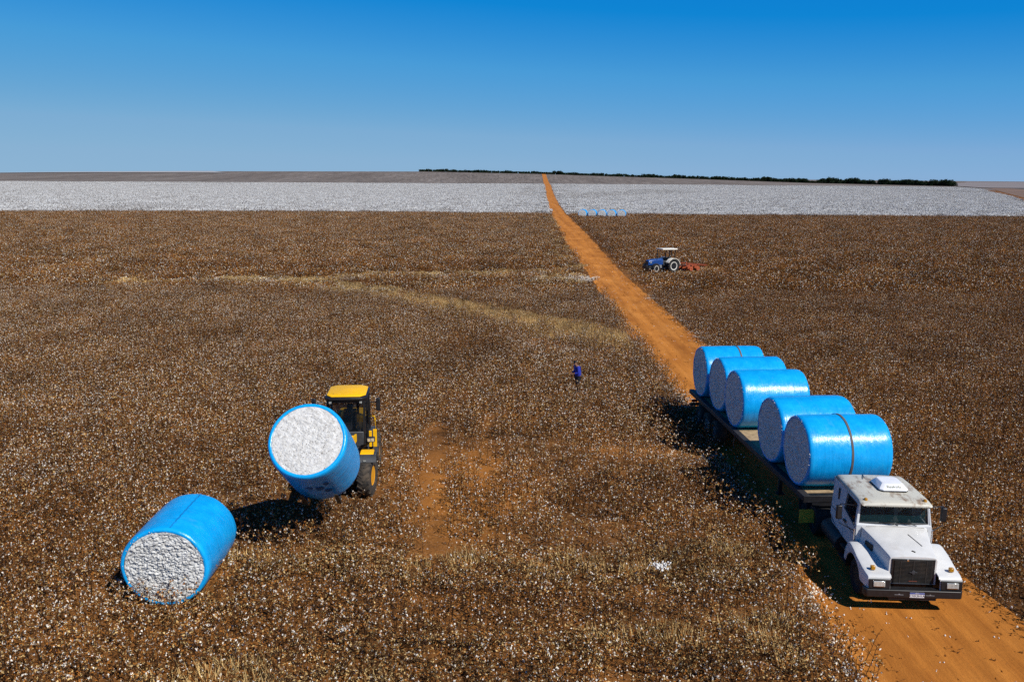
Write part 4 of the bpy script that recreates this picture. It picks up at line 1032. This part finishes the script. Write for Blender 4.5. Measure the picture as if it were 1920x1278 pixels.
# chassis, tanks, wheels
cs_ = MB()
for s in (-1, 1): cs_.bb(XO+s*.40-.05, XO+s*.40+.05, .45, 7.1, .62, .86)
for yy in (.9, 2.4, 4.2, 5.3, 6.6): cs_.bb(XO-.349, XO+.349, yy, yy+.1, .66, .82)
cs_.bb(XO-.42, XO+.42, 5.5, 6.3, .861, .95); cs_.build('chassis_frame', M['chassis'], TK)
eb = MB(); eb.bb(XO-.36, XO+.36, .5, 1.75, .45, 1.2); eb.build('engine_block', M['chassis'], TK)
for s in (-1, 1):
    tk = MB(); tk.lathe([(2.95, .001), (2.95, .28), (4.35, .28), (4.35, .001)], axis='Y', n=20, c=(XO+s*.92, 0, .66)); tk.build('fuel_tank', M['chassis'], TK, smooth=40)
    st_ = MB(); st_.bb(XO+s*.80, XO+s*1.16, 2.05, 2.75, .46, .50); st_.bb(XO+s*.80, XO+s*1.12, 2.05, 2.75, .76, .80); st_.bb(XO+s*.80, XO+s*.83, 2.06, 2.74, .501, .955); st_.build('cab_step', M['chassis'], TK)
    wheel(TK, (XO+s*1.02, 1.22, .50), .50, .28, .27, M['rubber_black'], M['black_dusty'], lugs=0)
    for yy in (5.25, 6.45): wheel(TK, (XO+s*.93, yy, .50), .50, .52, .27, M['rubber_black'], M['black_dusty'])
for yy in (1.22, 5.25, 6.45): af = MB(); af.tube([(XO-.95, yy, .50), (XO+.95, yy, .50)], .07, 8); af.build('axle', M['chassis'], TK)
# ---------------------------------------------------------------- wheel loader (forward = local -Y, front axle at y = 0)
LD = thing('wheel_loader', 'yellow and black wheel loader facing us with a blue bale raised on its forks', 'loader', (-6.06, 29.42, 0), (0, 0, R(5.0)))
for s in (-1, 1):
    wheel(LD, (s*.86, 0, .74), .74, .48, .36, M['rubber'], M['rim_yellow'], lugs=20, lug_h=.028, steer=R(-9))
    wheel(LD, (s*.90, 2.75, .74), .74, .50, .36, M['rubber'], M['rim_yellow'], lugs=20, lug_h=.028)
fr = MB(); fr.bb(-.42, .42, -.45, 1.05, .55, 1.15); fr.bb(-.62, .62, -.14, .14, .62, .86); fr.build('front_frame', M['grey_dark'], LD, bevel=.03)
rf = MB(); rf.bb(-.5, .5, 1.25, 4.3, .55, 1.12); rf.bb(-.62, .62, 2.61, 2.89, .62, .86); rf.lathe([(.45, .16), (1.25, .16)], axis='Z', n=14, c=(0, 1.15, 0)); rf.build('rear_frame', M['grey_dark'], LD, bevel=.03)
tw_ = MB()
for s in (-1, 1): tw_.prism([(-.30, 1.152), (.95, 1.152), (.95, 1.45), (.80, 2.0), (.55, 2.08), (.15, 1.55)], s*.30-.025, s*.30+.025, 'X')
tw_.build('boom_tower', M['yellow'], LD, bevel=.01)
# lift arms: up and forward to the raised fork frame
EL = R(35); axd = Vector((0, -math.cos(EL), math.sin(EL))); upd = Vector((0, math.sin(EL), math.cos(EL)))
NEAR = Vector((-5.97, 23.96, 3.80)); BLEN = 2.5; BC = NEAR-axd*(BLEN/2)
FARC = BC-axd*(BLEN/2)
lc = LD.matrix_basis.copy()
lc = Matrix.Translation(LD.location) @ Euler(LD.rotation_euler).to_matrix().to_4x4()
inv = lc.inverted()
carr = inv @ (FARC-axd*.10)                 # centre of the fork frame behind the bale, loader space
piv = Vector((0, .62, 1.93)); tip = carr-axd*.10-upd*.55
for s in (-1, 1):
    b = MB(); p0 = piv+Vector((s*.40, 0, 0)); p1 = Vector((s*.40, -1.15, 2.30)); p2 = tip+Vector((s*.40, 0, 0))
    b.loft([[(p0.x-.035, p0.y+.15, p0.z-.14), (p0.x+.035, p0.y+.15, p0.z-.14), (p0.x+.035, p0.y+.15, p0.z+.14), (p0.x-.035, p0.y+.15, p0.z+.14)],
            [(p1.x-.035, p1.y, p1.z-.24), (p1.x+.035, p1.y, p1.z-.24), (p1.x+.035, p1.y, p1.z+.16), (p1.x-.035, p1.y, p1.z+.16)],
            [(p2.x-.035, p2.y-.02, p2.z-.12), (p2.x+.035, p2.y-.02, p2.z-.12), (p2.x+.035, p2.y-.02, p2.z+.12), (p2.x-.035, p2.y-.02, p2.z+.12)]])
    b.build('lift_arm', M['yellow'], LD, bevel=.012)
    c_ = MB(); a0 = Vector((s*.22, -.15, 1.10)); a1 = Vector((s*.22, -1.05, 2.12)); mid_ = a0.lerp(a1, .6); c_.tube([a0, mid_], .065, 12); c_.tube([mid_, a1], .038, 10); c_.build('lift_cylinder', M['black'], LD)
ct = MB(); ct.tube([(p := Vector((-.40, -1.0, 2.26))), (.40, -1.0, 2.26)], .10, 12); ct.build('cross_tube', M['yellow'], LD)
tl_ = MB(); t0 = Vector((0, .5, 1.55)); t1 = Vector((0, -.95, 2.62)); t2 = carr-axd*.1+upd*.15; tl_.tube([t0, t0.lerp(t1, .6)], .07, 12); tl_.tube([t0.lerp(t1, .6), t1], .04, 10); tl_.bar(t1, t2, .09, .16); tl_.build('tilt_linkage', M['grey_dark'], LD)
# fork frame and tines
fk = MB(); X = Vector((1, 0, 0))
for dz_ in (-.62, -.05): fk.bar(carr+upd*dz_-X*.72, carr+upd*dz_+X*.72, .10, .14, up=upd)
for s in (-1, -.33, .33, 1): fk.bar(carr+X*s*.66-upd*.95, carr+X*s*.66+upd*.30, .08, .08, up=axd)
fk.build('fork_frame', M['grey_dark'], LD)
for s in (-1, 1):
    b = MB(); q = carr+X*s*.52-upd*1.235+axd*.05; e = q+axd*1.0
    b.hexa([q-X*.07-upd*.04, q+X*.07-upd*.04, e+X*.05-upd*.012, e-X*.05-upd*.012, q-X*.07+upd*.04, q+X*.07+upd*.04, e+X*.05+upd*.012, e-X*.05+upd*.012])
    b.bar(q-upd*.04, q+upd*.34, .10, .05, up=axd); b.build('fork_tine', M['black'], LD)
# front fenders: yellow top plate, grey lip that curls down over the tyre
for s in (-1, 1):
    X0, X1 = s*.62, s*1.20
    b = MB(); prof = [(.62, 1.52), (.25, 1.60), (-.12, 1.60), (-.16, 1.585), (-.14, 1.565), (.25, 1.575), (.62, 1.495)]
    b.prism(prof, min(X0, s*1.10), max(X0, s*1.10), 'X'); f_ = b.build('fender', M['yellow'], LD, bevel=.008)
    b = MB(); prof = [(.70, 1.46), (.25, 1.575-.012), (-.16, 1.58), (-.33, 1.50), (-.42, 1.36), (-.38, 1.34), (-.28, 1.45), (-.14, 1.53), (.25, 1.52), (.70, 1.40)]
    b.prism(prof, min(X0, X1), max(X0, X1), 'X'); b.bb(s*1.11-.008, s*1.11+.09*s, -.16, .60, 1.565, 1.60); b.build('fender_lip', M['grey_dark'], f_, bevel=.03)
    b = MB(); b.bb(s*.80-.05, s*.80+.05, -.425, -.40, 1.40, 1.45); b.build('side_reflector', M['lamp'], f_)
    # work lamp pod on its bracket
    b = MB(); b.bar((s*.55, 1.12, 1.30), (s*.88, .98, 1.72), .07, .07); b.build('lamp_bracket', M['black'], LD)
    b = MB(); b.box((s*.93, .95, 1.80), (.30, .16, .19)); pd = b.build('lamp_pod', M['black'], LD, bevel=.03)
    b = MB(); b.box((s*.93-.06, .863, 1.80), (.11, .012, .12)); b.box((s*.93+.07, .863, 1.80), (.11, .012, .12)); b.build('headlight', M['lamp'], pd, smooth=0)
ht_ = MB(); ht_.lathe([(.50, .001), (.50, .17), (1.02, .17), (1.02, .001)], axis='X', n=18, c=(0, .62, 1.30)); ht_.build('air_tank', M['black'], LD, smooth=40)
hs = MB(); hs.tube([(.35, .9, 1.25), (.42, .55, 1.75), (.30, .25, 1.55)], .025, 6); hs.tube([(.28, .95, 1.3), (.20, .50, 1.95), (.18, .1, 1.7)], .022, 6); hs.tube([(-.3, .9, 1.25), (-.36, .55, 1.8), (-.25, .25, 1.55)], .025, 6); hs.build('hydraulic_hose', M['black'], LD)
# cab
b = MB(); b.bb(-.80, .80, 1.36, 2.98, 1.125, 1.40); b.bb(-.64, .64, 1.33, 1.42, 1.401, 1.98); cbm = b.build('cab_base', M['grey_dark'], LD, bevel=.03)
corners = [(-.64, 1.37), (.64, 1.37), (.74, 1.95), (.74, 2.93), (-.74, 2.93), (-.74, 1.95)]
tops = [(-.68, 1.46), (.68, 1.46), (.72, 2.0), (.72, 2.93), (-.72, 2.93), (-.72, 2.0)]
pb_ = MB()
for (a, c) in zip(corners, tops): pb_.bar((a[0], a[1], 1.38), (c[0], c[1], 3.16), .085, .085)
for i in range(6): pb_.bar((tops[i][0], tops[i][1], 3.12), (tops[(i+1) % 6][0], tops[(i+1) % 6][1], 3.12), .07, .07)
pb_.build('cab_frame', M['black'], LD)
def pane(i, z0, z1, inset=.0):
    g = MB(); j = (i+1) % 6; P = []
    for (k, z) in ((i, z0), (j, z0), (j, z1), (i, z1)):
        t = (z-1.38)/1.78; P.append((corners[k][0]+(tops[k][0]-corners[k][0])*t, corners[k][1]+(tops[k][1]-corners[k][1])*t, z))
    g.add(P, [(0, 1, 2, 3)]); return g
pane(0, 1.99, 3.09).build('windscreen', M['cab_glass'], LD, smooth=0)
for i in (1, 2, 4, 5): pane(i, 1.42, 3.09).build('side_window', M['cab_glass'], LD, smooth=0)
pane(3, 1.9, 3.09).build('rear_window', M['cab_glass'], LD, smooth=0)
rw = MB(); rw.bb(-.70, .70, 2.90, 2.97, 1.41, 1.89); rw.build('rear_panel', M['grey_dark'], LD)
def rr8(w_, y0, y1, z, c): return [(-w_+c, y0, z), (w_-c, y0, z), (w_, y0+c*1.2, z), (w_, y1-c, z), (w_-c, y1, z), (-w_+c, y1, z), (-w_, y1-c, z), (-w_, y0+c*1.2, z)]
rm = MB(); rm.loft([rr8(.76, 1.34, 3.10, 3.165, .16), rr8(.79, 1.30, 3.14, 3.22, .18), rr8(.79, 1.30, 3.14, 3.28, .18), rr8(.74, 1.36, 3.08, 3.32, .18)]); rbase = rm.build('roof_rim', M['black'], LD, bevel=.015)
rm = MB(); rm.loft([rr8(.725, 1.36, 3.05, 3.321, .20), rr8(.725, 1.36, 3.05, 3.35, .20), rr8(.66, 1.44, 2.98, 3.385, .19)]); yr = rm.build('roof_panel', M['yellow'], LD, bevel=.02)
for s in (-1, 1):
    b = MB(); b.lathe([(3.39, .022), (3.40, .02), (3.402, .0005)], axis='Z', n=10, c=(s*.48, 1.62, -.008)); b.build('roof_bolt', M['black'], yr)
    b = MB(); b.box((s*.56, 1.33, 3.13), (.12, .08, .10)); wl = b.build('roof_lamp', M['black'], LD, bevel=.02)
    b = MB(); b.box((s*.56, 1.285, 3.13), (.09, .01, .07)); b.build('lamp_glass', M['lamp'], wl)
    b = MB(); b.tube([(s*.72, 1.65, 3.02), (s*1.08, 1.52, 3.08), (s*1.12, 1.50, 3.05)], .018, 6); br = b.build('mirror_arm', M['black'], LD)
    b = MB(); b.box((s*1.19, 1.48, 3.0), (.16, .09, .50)); b.build('mirror', M['black'], br, bevel=.03)
    # rear fender, ladder rails
    b = MB(); b.prism([(1.95, 1.20), (2.0, 1.50), (2.3, 1.64), (3.25, 1.64), (3.6, 1.45), (3.6, 1.40), (3.25, 1.585), (2.3, 1.585), (2.07, 1.46), (2.05, 1.20)], min(s*.70, s*.98), max(s*.70, s*.98), 'X'); b.build('rear_fender', M['grey_dark'], LD, bevel=.012)
    b = MB(); b.bb(s*1.03-.07, s*1.03+.07, 1.60, 1.68, 1.30, 1.98); b.bb(s*.86-.05, s*.86+.05, 1.60, 1.68, 1.30, 1.92); b.build('step_panel', M['yellow'], LD, bevel=.01)
    b = MB(); b.tube([(s*1.05, 1.66, 1.981), (s*1.05, 1.68, 2.35), (s*1.0, 1.9, 2.42), (s*.80, 2.0, 2.40)], .022, 7); b.build('handrail', M['yellow'], LD)
    b = MB()
    for k_ in range(3): b.bb(s*.80, s*1.10, 1.45, 1.62, .55+k_*.30, .58+k_*.30)
    b.bb(s*1.101-.015, s*1.101+.015, 1.46, 1.62, .50, 1.295); b.build('access_step', M['black'], LD)
eh = MB(); eh.loft([rr8(.62, 3.0, 4.55, 1.125, .1), rr8(.62, 3.0, 4.55, 1.95, .1), rr8(.55, 3.0, 4.4, 2.10, .1)]); eh.build('engine_hood', M['yellow'], LD, bevel=.04)
ex = MB(); ex.tube([(.25, 3.4, 2.09), (.25, 3.4, 2.65)], .05, 10); ex.build('exhaust_pipe', M['black'], LD)
cw = MB(); cw.bb(-.75, .75, 4.31, 4.75, .6, 1.12); cw.build('counterweight', M['grey_dark'], LD, bevel=.06)
st = MB(); st.bb(-.26, .26, 2.25, 2.75, 1.55, 1.72); st.box((0, 2.78, 2.10), (.50, .12, .78), (R(-8), 0, 0)); st.box((0, 2.84, 2.58), (.26, .10, .18)); st.build('seat', M['black'], LD, bevel=.04)
swl = MB(); swl.lathe([(-.011, .18), (0, .192), (.011, .18), (0, .168), (-.011, .18)], axis='Y', n=22); swl.tube([(0, 0, 0), (0, -.05, -.45)], .03, 7); swl.bar((-.17, 0, 0), (.17, 0, 0), .025, .015); o = swl.build('steering_wheel', M['grey_dark'], LD); o.location = (0, 1.82, 2.05); o.rotation_euler = (R(-50), 0, 0)
cn = MB(); cn.bb(-.32, .32, 1.43, 1.62, 1.55, 1.90); cn.bb(.34, .50, 2.2, 2.75, 1.6, 1.80); cn.build('console', M['grey_dark'], LD, bevel=.03)

# the bale on its forks: axis tilted up towards the camera
bt = make_bale(51, 1.165, BLEN, 'blue cotton bale held up and tilted on the forks of the yellow loader', None, BC, (0, 0, 0), seam=None, rough=.028, lumps=.9, frayed=0,
    stains=[(.15, 4.95, .22, .12), (.42, 5.15, .16, .07), (-.25, 5.1, .20, .10), (.30, 4.72, .14, .08)])
bx = axd; bz_v = upd; by = bz_v.cross(bx)
bt.rotation_euler = Matrix((bx, by, bz_v)).transposed().to_euler()
# ---------------------------------------------------------------- blue tractor with canopy (forward = local -Y)
TC = thing('farm_tractor', 'small blue tractor with a cream canopy parked in the stubble by the road', 'tractor', (18.2, 105.0, 0), (0, 0, R(-62)))
for s in (-1, 1):
    wheel(TC, (s*.84, -1.30, .58), .58, .40, .34, M['rubber_black'], M['black'], lugs=16, steer=R(8), lug_h=.03, ring=M['tyre_white'])
    wheel(TC, (s*.86, 1.15, .80), .80, .48, .47, M['rubber_black'], M['black'], lugs=18, lug_h=.035, ring=M['tyre_white'])
    b = MB(); pts_ = [(1.15+math.cos(a)*.92, .80+math.sin(a)*.90) for a in [R(10+i*13) for i in range(12)]]
    rin = [(1.15+math.cos(a)*.86, .80+math.sin(a)*.84) for a in [R(10+i*13) for i in range(12)]]
    b.prism(pts_+rin[::-1], min(s*.52, s*1.10), max(s*.52, s*1.10), 'X'); b.build('fender', M['cream'], TC, smooth=40)
b = MB(); b.loft([[(-w_, y, z0), (w_, y, z0), (w_*1.02, y, z1-.12), (w_*.7, y, z1), (-w_*.7, y, z1), (-w_*1.02, y, z1-.12)] for (y, w_, z0, z1) in [(-1.95, .26, .95, 1.42), (-1.88, .31, .92, 1.50), (-1.0, .34, .92, 1.58), (-.15, .36, .92, 1.62), (.10, .36, .95, 1.60)]]); hd_ = b.build('bonnet', M['blue_tractor'], TC, bevel=.02, smooth=40)
b = MB(); b.bb(-.22, .22, -1.975, -1.951, 1.0, 1.38); b.build('grille', M['black'], hd_)
for s in (-1, 1):
    b = MB(); b.box((s*.345, -1.62, 1.24), (.03, .22, .14)); b.build('headlight', M['lamp'], hd_)
b = MB(); b.bb(-.20, .20, -1.8, 1.25, .55, .918); b.tube([(-.8, -1.3, .58), (.8, -1.3, .58)], .09, 8); b.tube([(-.8, 1.15, .8), (.8, 1.15, .8)], .13, 8); b.build('engine_block', M['grey_dark'], TC)
b = MB(); b.bb(-.34, .34, -2.25, -1.96, .55, .95); b.build('front_weights', M['black'], TC, bevel=.03)
b = MB(); b.tube([(.30, -.75, 1.55), (.30, -.75, 2.55)], .045, 10); b.tube([(.30, -.75, 1.75), (.30, -.75, 2.2)], .07, 10); b.build('exhaust_pipe', M['black'], TC)
b = MB(); b.bb(-.45, .45, .11, 1.6, .86, .95); b.bb(-.33, .33, .101, .30, .951, 1.42); b.build('platform', M['grey_dark'], TC)
b = MB(); b.bb(-.25, .25, .85, 1.28, 1.05, 1.18); b.box((0, 1.32, 1.42), (.48, .10, .50), (R(-8), 0, 0)); b.build('seat', M['black'], TC, bevel=.03)
b = MB(); b.lathe([(-.012, .19), (0, .205), (.012, .19), (0, .18), (-.012, .19)], axis='Y', n=20); b.tube([(0, 0, 0), (0, -.30, -.06)], .025, 6); o = b.build('steering_wheel', M['black'], TC); o.location = (0, .52, 1.62); o.rotation_euler = (R(-45), 0, 0)
for s in (-1, 1):
    for yy in (1.05, 1.60):
        b = MB(); b.bar((s*.50, yy, 1.25), (s*.50, yy+.10, 2.62), .08, .08); b.build('canopy_post', M['black'], TC)
b = MB(); b.loft([[(-.66, y, z), (.66, y, z), (.70, y, z+.05), (.60, y, z+.13), (-.60, y, z+.13), (-.70, y, z+.05)] for (y, z) in [(-.25, 2.68), (-.15, 2.66), (.6, 2.64), (1.75, 2.62), (1.9, 2.64)]]); b.build('canopy', M['cream'], TC, bevel=.02)
b = MB(); b.bb(.28, .42, -.45, -.10, .55, .90); b.build('side_tank', M['grey'], TC, bevel=.02)

TC.scale = (1.06, 1.06, 1.06)
# trailed harrow behind it
HR = thing('disc_harrow', 'low orange red harrow frame hitched behind the blue tractor', 'harrow', (18.2, 105.0, 0), (0, 0, R(-62)))
b = MB(); b.bar((0, 2.15, .62), (0, 4.0, .70), .12, .12); b.build('drawbar', M['rail'], HR)
b = MB()
for (a, c) in (((-1.1, 3.3, .92), (1.5, 6.1, .72)), ((1.1, 3.2, .62), (-1.0, 5.9, .60)), ((-1.15, 3.35, .66), (1.15, 3.35, .66)), ((-1.05, 5.7, .66), (1.35, 5.9, .66)), ((0, 3.4, .60), (0, 5.8, .58))): b.bar(a, c, .15, .13)
b.bar((-.2, 4.2, .6), (-.2, 4.2, 1.05), .10, .10); b.build('harrow_frame', M['orange_red'], HR)
for (y0, sl) in ((3.75, .22), (5.25, -.22)):
    b = MB(); b.bar((-1.15, y0-sl, .40), (1.15, y0+sl, .40), .07, .07)
    for i in range(9):
        x = -1.1+2.2*i/8; b.lathe([(x-.04, .03), (x-.01, .27), (x+.01, .275), (x+.01, .03)], axis='X', n=16, c=(0, y0+sl*x/1.15, .36))
    b.bar((-.8, y0, .43), (-.8, y0, .56), .06, .06); b.bar((.8, y0, .43), (.8, y0, .56), .06, .06); b.build('disc_gang', M['orange_red'], HR, smooth=40)

HR.scale = (1.0, 1.0, 1.1)
# ---------------------------------------------------------------- man walking in the stubble, head bent, hands in front
PS = thing('person', 'person in blue jacket and dark trousers standing in the stubble, head bent down', 'person', (3.52, 44.6, 0), (0, 0, R(-72)))
PS.scale = (1.04, 1.04, 1.04)
def skin_mesh(name, verts, edges, radii, mat, parent, root=0, lev=2):
    me = bpy.data.meshes.new(name); me.from_pydata(verts, edges, []); me.materials.append(mat)
    o = bpy.data.objects.new(name, me); COL.objects.link(o); o.parent = parent
    sk = o.modifiers.new('skin', 'SKIN'); sk.use_smooth_shade = True
    for v, r in zip(me.skin_vertices[0].data, radii):
        v.radius = (r, r) if isinstance(r, (int, float)) else r; v.use_root = False
    me.skin_vertices[0].data[root].use_root = True
    sb = o.modifiers.new('sub', 'SUBSURF'); sb.levels = lev; sb.render_levels = lev
    return o
# body (forward = -Y): pelvis root
V = [(0, .04, .95), (0, .03, 1.12), (0, 0, 1.30), (0, -.04, 1.44), (0, -.08, 1.50), (0, -.14, 1.565), (0, -.17, 1.65),
     (.10, .04, .90), (.12, -.03, .50), (.13, .05, .09), (.14, -.10, .04), (-.10, .04, .90), (-.12, .05, .50), (-.13, .13, .09), (-.14, -.02, .04),
     (.20, -.03, 1.41), (.25, -.04, 1.13), (.12, -.28, 1.08), (-.20, -.03, 1.41), (-.25, -.04, 1.13), (-.10, -.27, 1.10)]
E_ = [(0, 1), (1, 2), (2, 3), (3, 4), (4, 5), (5, 6), (0, 7), (7, 8), (8, 9), (9, 10), (0, 11), (11, 12), (12, 13), (13, 14), (3, 15), (15, 16), (16, 17), (3, 18), (18, 19), (19, 20)]
RD = [(.13, .10), (.155, .11), (.18, .12), (.12, .10), .055, (.085, .10), (.065, .075), .095, .062, .045, .04, .095, .062, .045, .04, .062, .046, .032, .062, .046, .032]
skin_mesh('body', V, E_, RD, M['skin'], PS)
jv = [(0, .045, .84), (0, .03, 1.12), (0, 0, 1.30), (0, -.04, 1.45), (.20, -.03, 1.42), (.255, -.04, 1.13), (.145, -.23, 1.09), (-.20, -.03, 1.42), (-.255, -.04, 1.13), (-.13, -.22, 1.11)]
skin_mesh('jacket', jv, [(0, 1), (1, 2), (2, 3), (3, 4), (4, 5), (5, 6), (3, 7), (7, 8), (8, 9)], [(.225, .175), (.205, .165), (.225, .175), (.13, .115), .095, .075, .055, .095, .075, .055], M['jacket'], PS)
tv = [(0, .04, .93), (.10, .04, .86), (.12, -.03, .50), (.13, .05, .11), (-.10, .04, .86), (-.12, .05, .50), (-.13, .13, .11)]
skin_mesh('trousers', tv, [(0, 1), (1, 2), (2, 3), (0, 4), (4, 5), (5, 6)], [(.165, .13), .115, .085, .07, .115, .085, .07], M['trousers'], PS)
for s, y0 in ((1, .05), (-1, .13)):
    skin_mesh('shoe', [(s*.13, y0+.03, .06), (s*.135, y0-.06, .05), (s*.14, y0-.17, .04)], [(0, 1), (1, 2)], [.06, .055, .045], M['shoe'], PS)
hv = [(0, -.115, 1.63), (0, -.15, 1.69), (0, -.20, 1.70)]
skin_mesh('hair', hv, [(0, 1), (1, 2)], [(.10, .105), (.105, .105), (.085, .08)], M['hair'], PS)
fm = MB(); fc = Vector((0, -.235, 1.665))
for s in (-1, 1):
    fm.lathe([(-.006, .0005), (0, .010), (.006, .0005)], axis='Y', n=8, c=(s*.03, -.247, 1.615))
fm.build('eyes', M['hair'], PS)
fm = MB(); fm.hexa([(-.014, -.24, 1.565), (.014, -.24, 1.565), (.012, -.225, 1.565), (-.012, -.225, 1.565), (-.006, -.262, 1.578), (.006, -.262, 1.578), (.006, -.24, 1.62), (-.006, -.24, 1.62)]); fm.build('nose', M['skin'], PS)
for s in (-1, 1):
    base_ = Vector((s*.115, -.275, 1.085)); fw_ = Vector((-s*.35, -.9, -.1)).normalized(); sd_ = Vector((.9, -.35*s, 0)).normalized()
    hvs = [base_-fw_*.04, base_+fw_*.03]; hes = [(0, 1)]; hr = [.026, .034]
    for i in range(4):
        k0 = base_+fw_*.065+sd_*(-.030+.020*i); ln_ = (.030, .036, .034, .026)[i]
        n0 = len(hvs); hvs += [k0, k0+fw_*ln_+Vector((0, 0, -.012)), k0+fw_*ln_*1.3+Vector((0, 0, -.034))]; hes += [(1, n0), (n0, n0+1), (n0+1, n0+2)]; hr += [.0095, .0085, .0075]
    n0 = len(hvs); tb_ = base_+sd_*(-s*.034); hvs += [tb_+fw_*.02, tb_+fw_*.055-sd_*s*.012+Vector((0, 0, .012))]; hes += [(0, n0), (n0, n0+1)]; hr += [.011, .009]
    skin_mesh('hand', [tuple(v) for v in hvs], hes, hr, M['skin'], PS, lev=1)

# ---------------------------------------------------------------- loose wads of lint dropped on the field
def wad(x, y, size, label):
    rg = random.Random(int(x*100)); b = MB()
    for i in range(90): puff(b, (rg.gauss(0, size*.40), rg.gauss(0, size*.30), .42+abs(rg.gauss(0, size*.14))), size*rg.uniform(.05, .15), 0, rg)
    o = b.build('loose_lint', M['wad'], smooth=180); o.location = (x, y, 0)
    return tag(o, label, 'cotton wad', 'loose wads of lint lying on the field')
wad(4.35, 22.9, .34, 'largest loose wad of white lint on the stubble left of the truck')
wad(-4.1, 19.3, .17, 'small loose wad of white lint in the foreground between bale and truck')
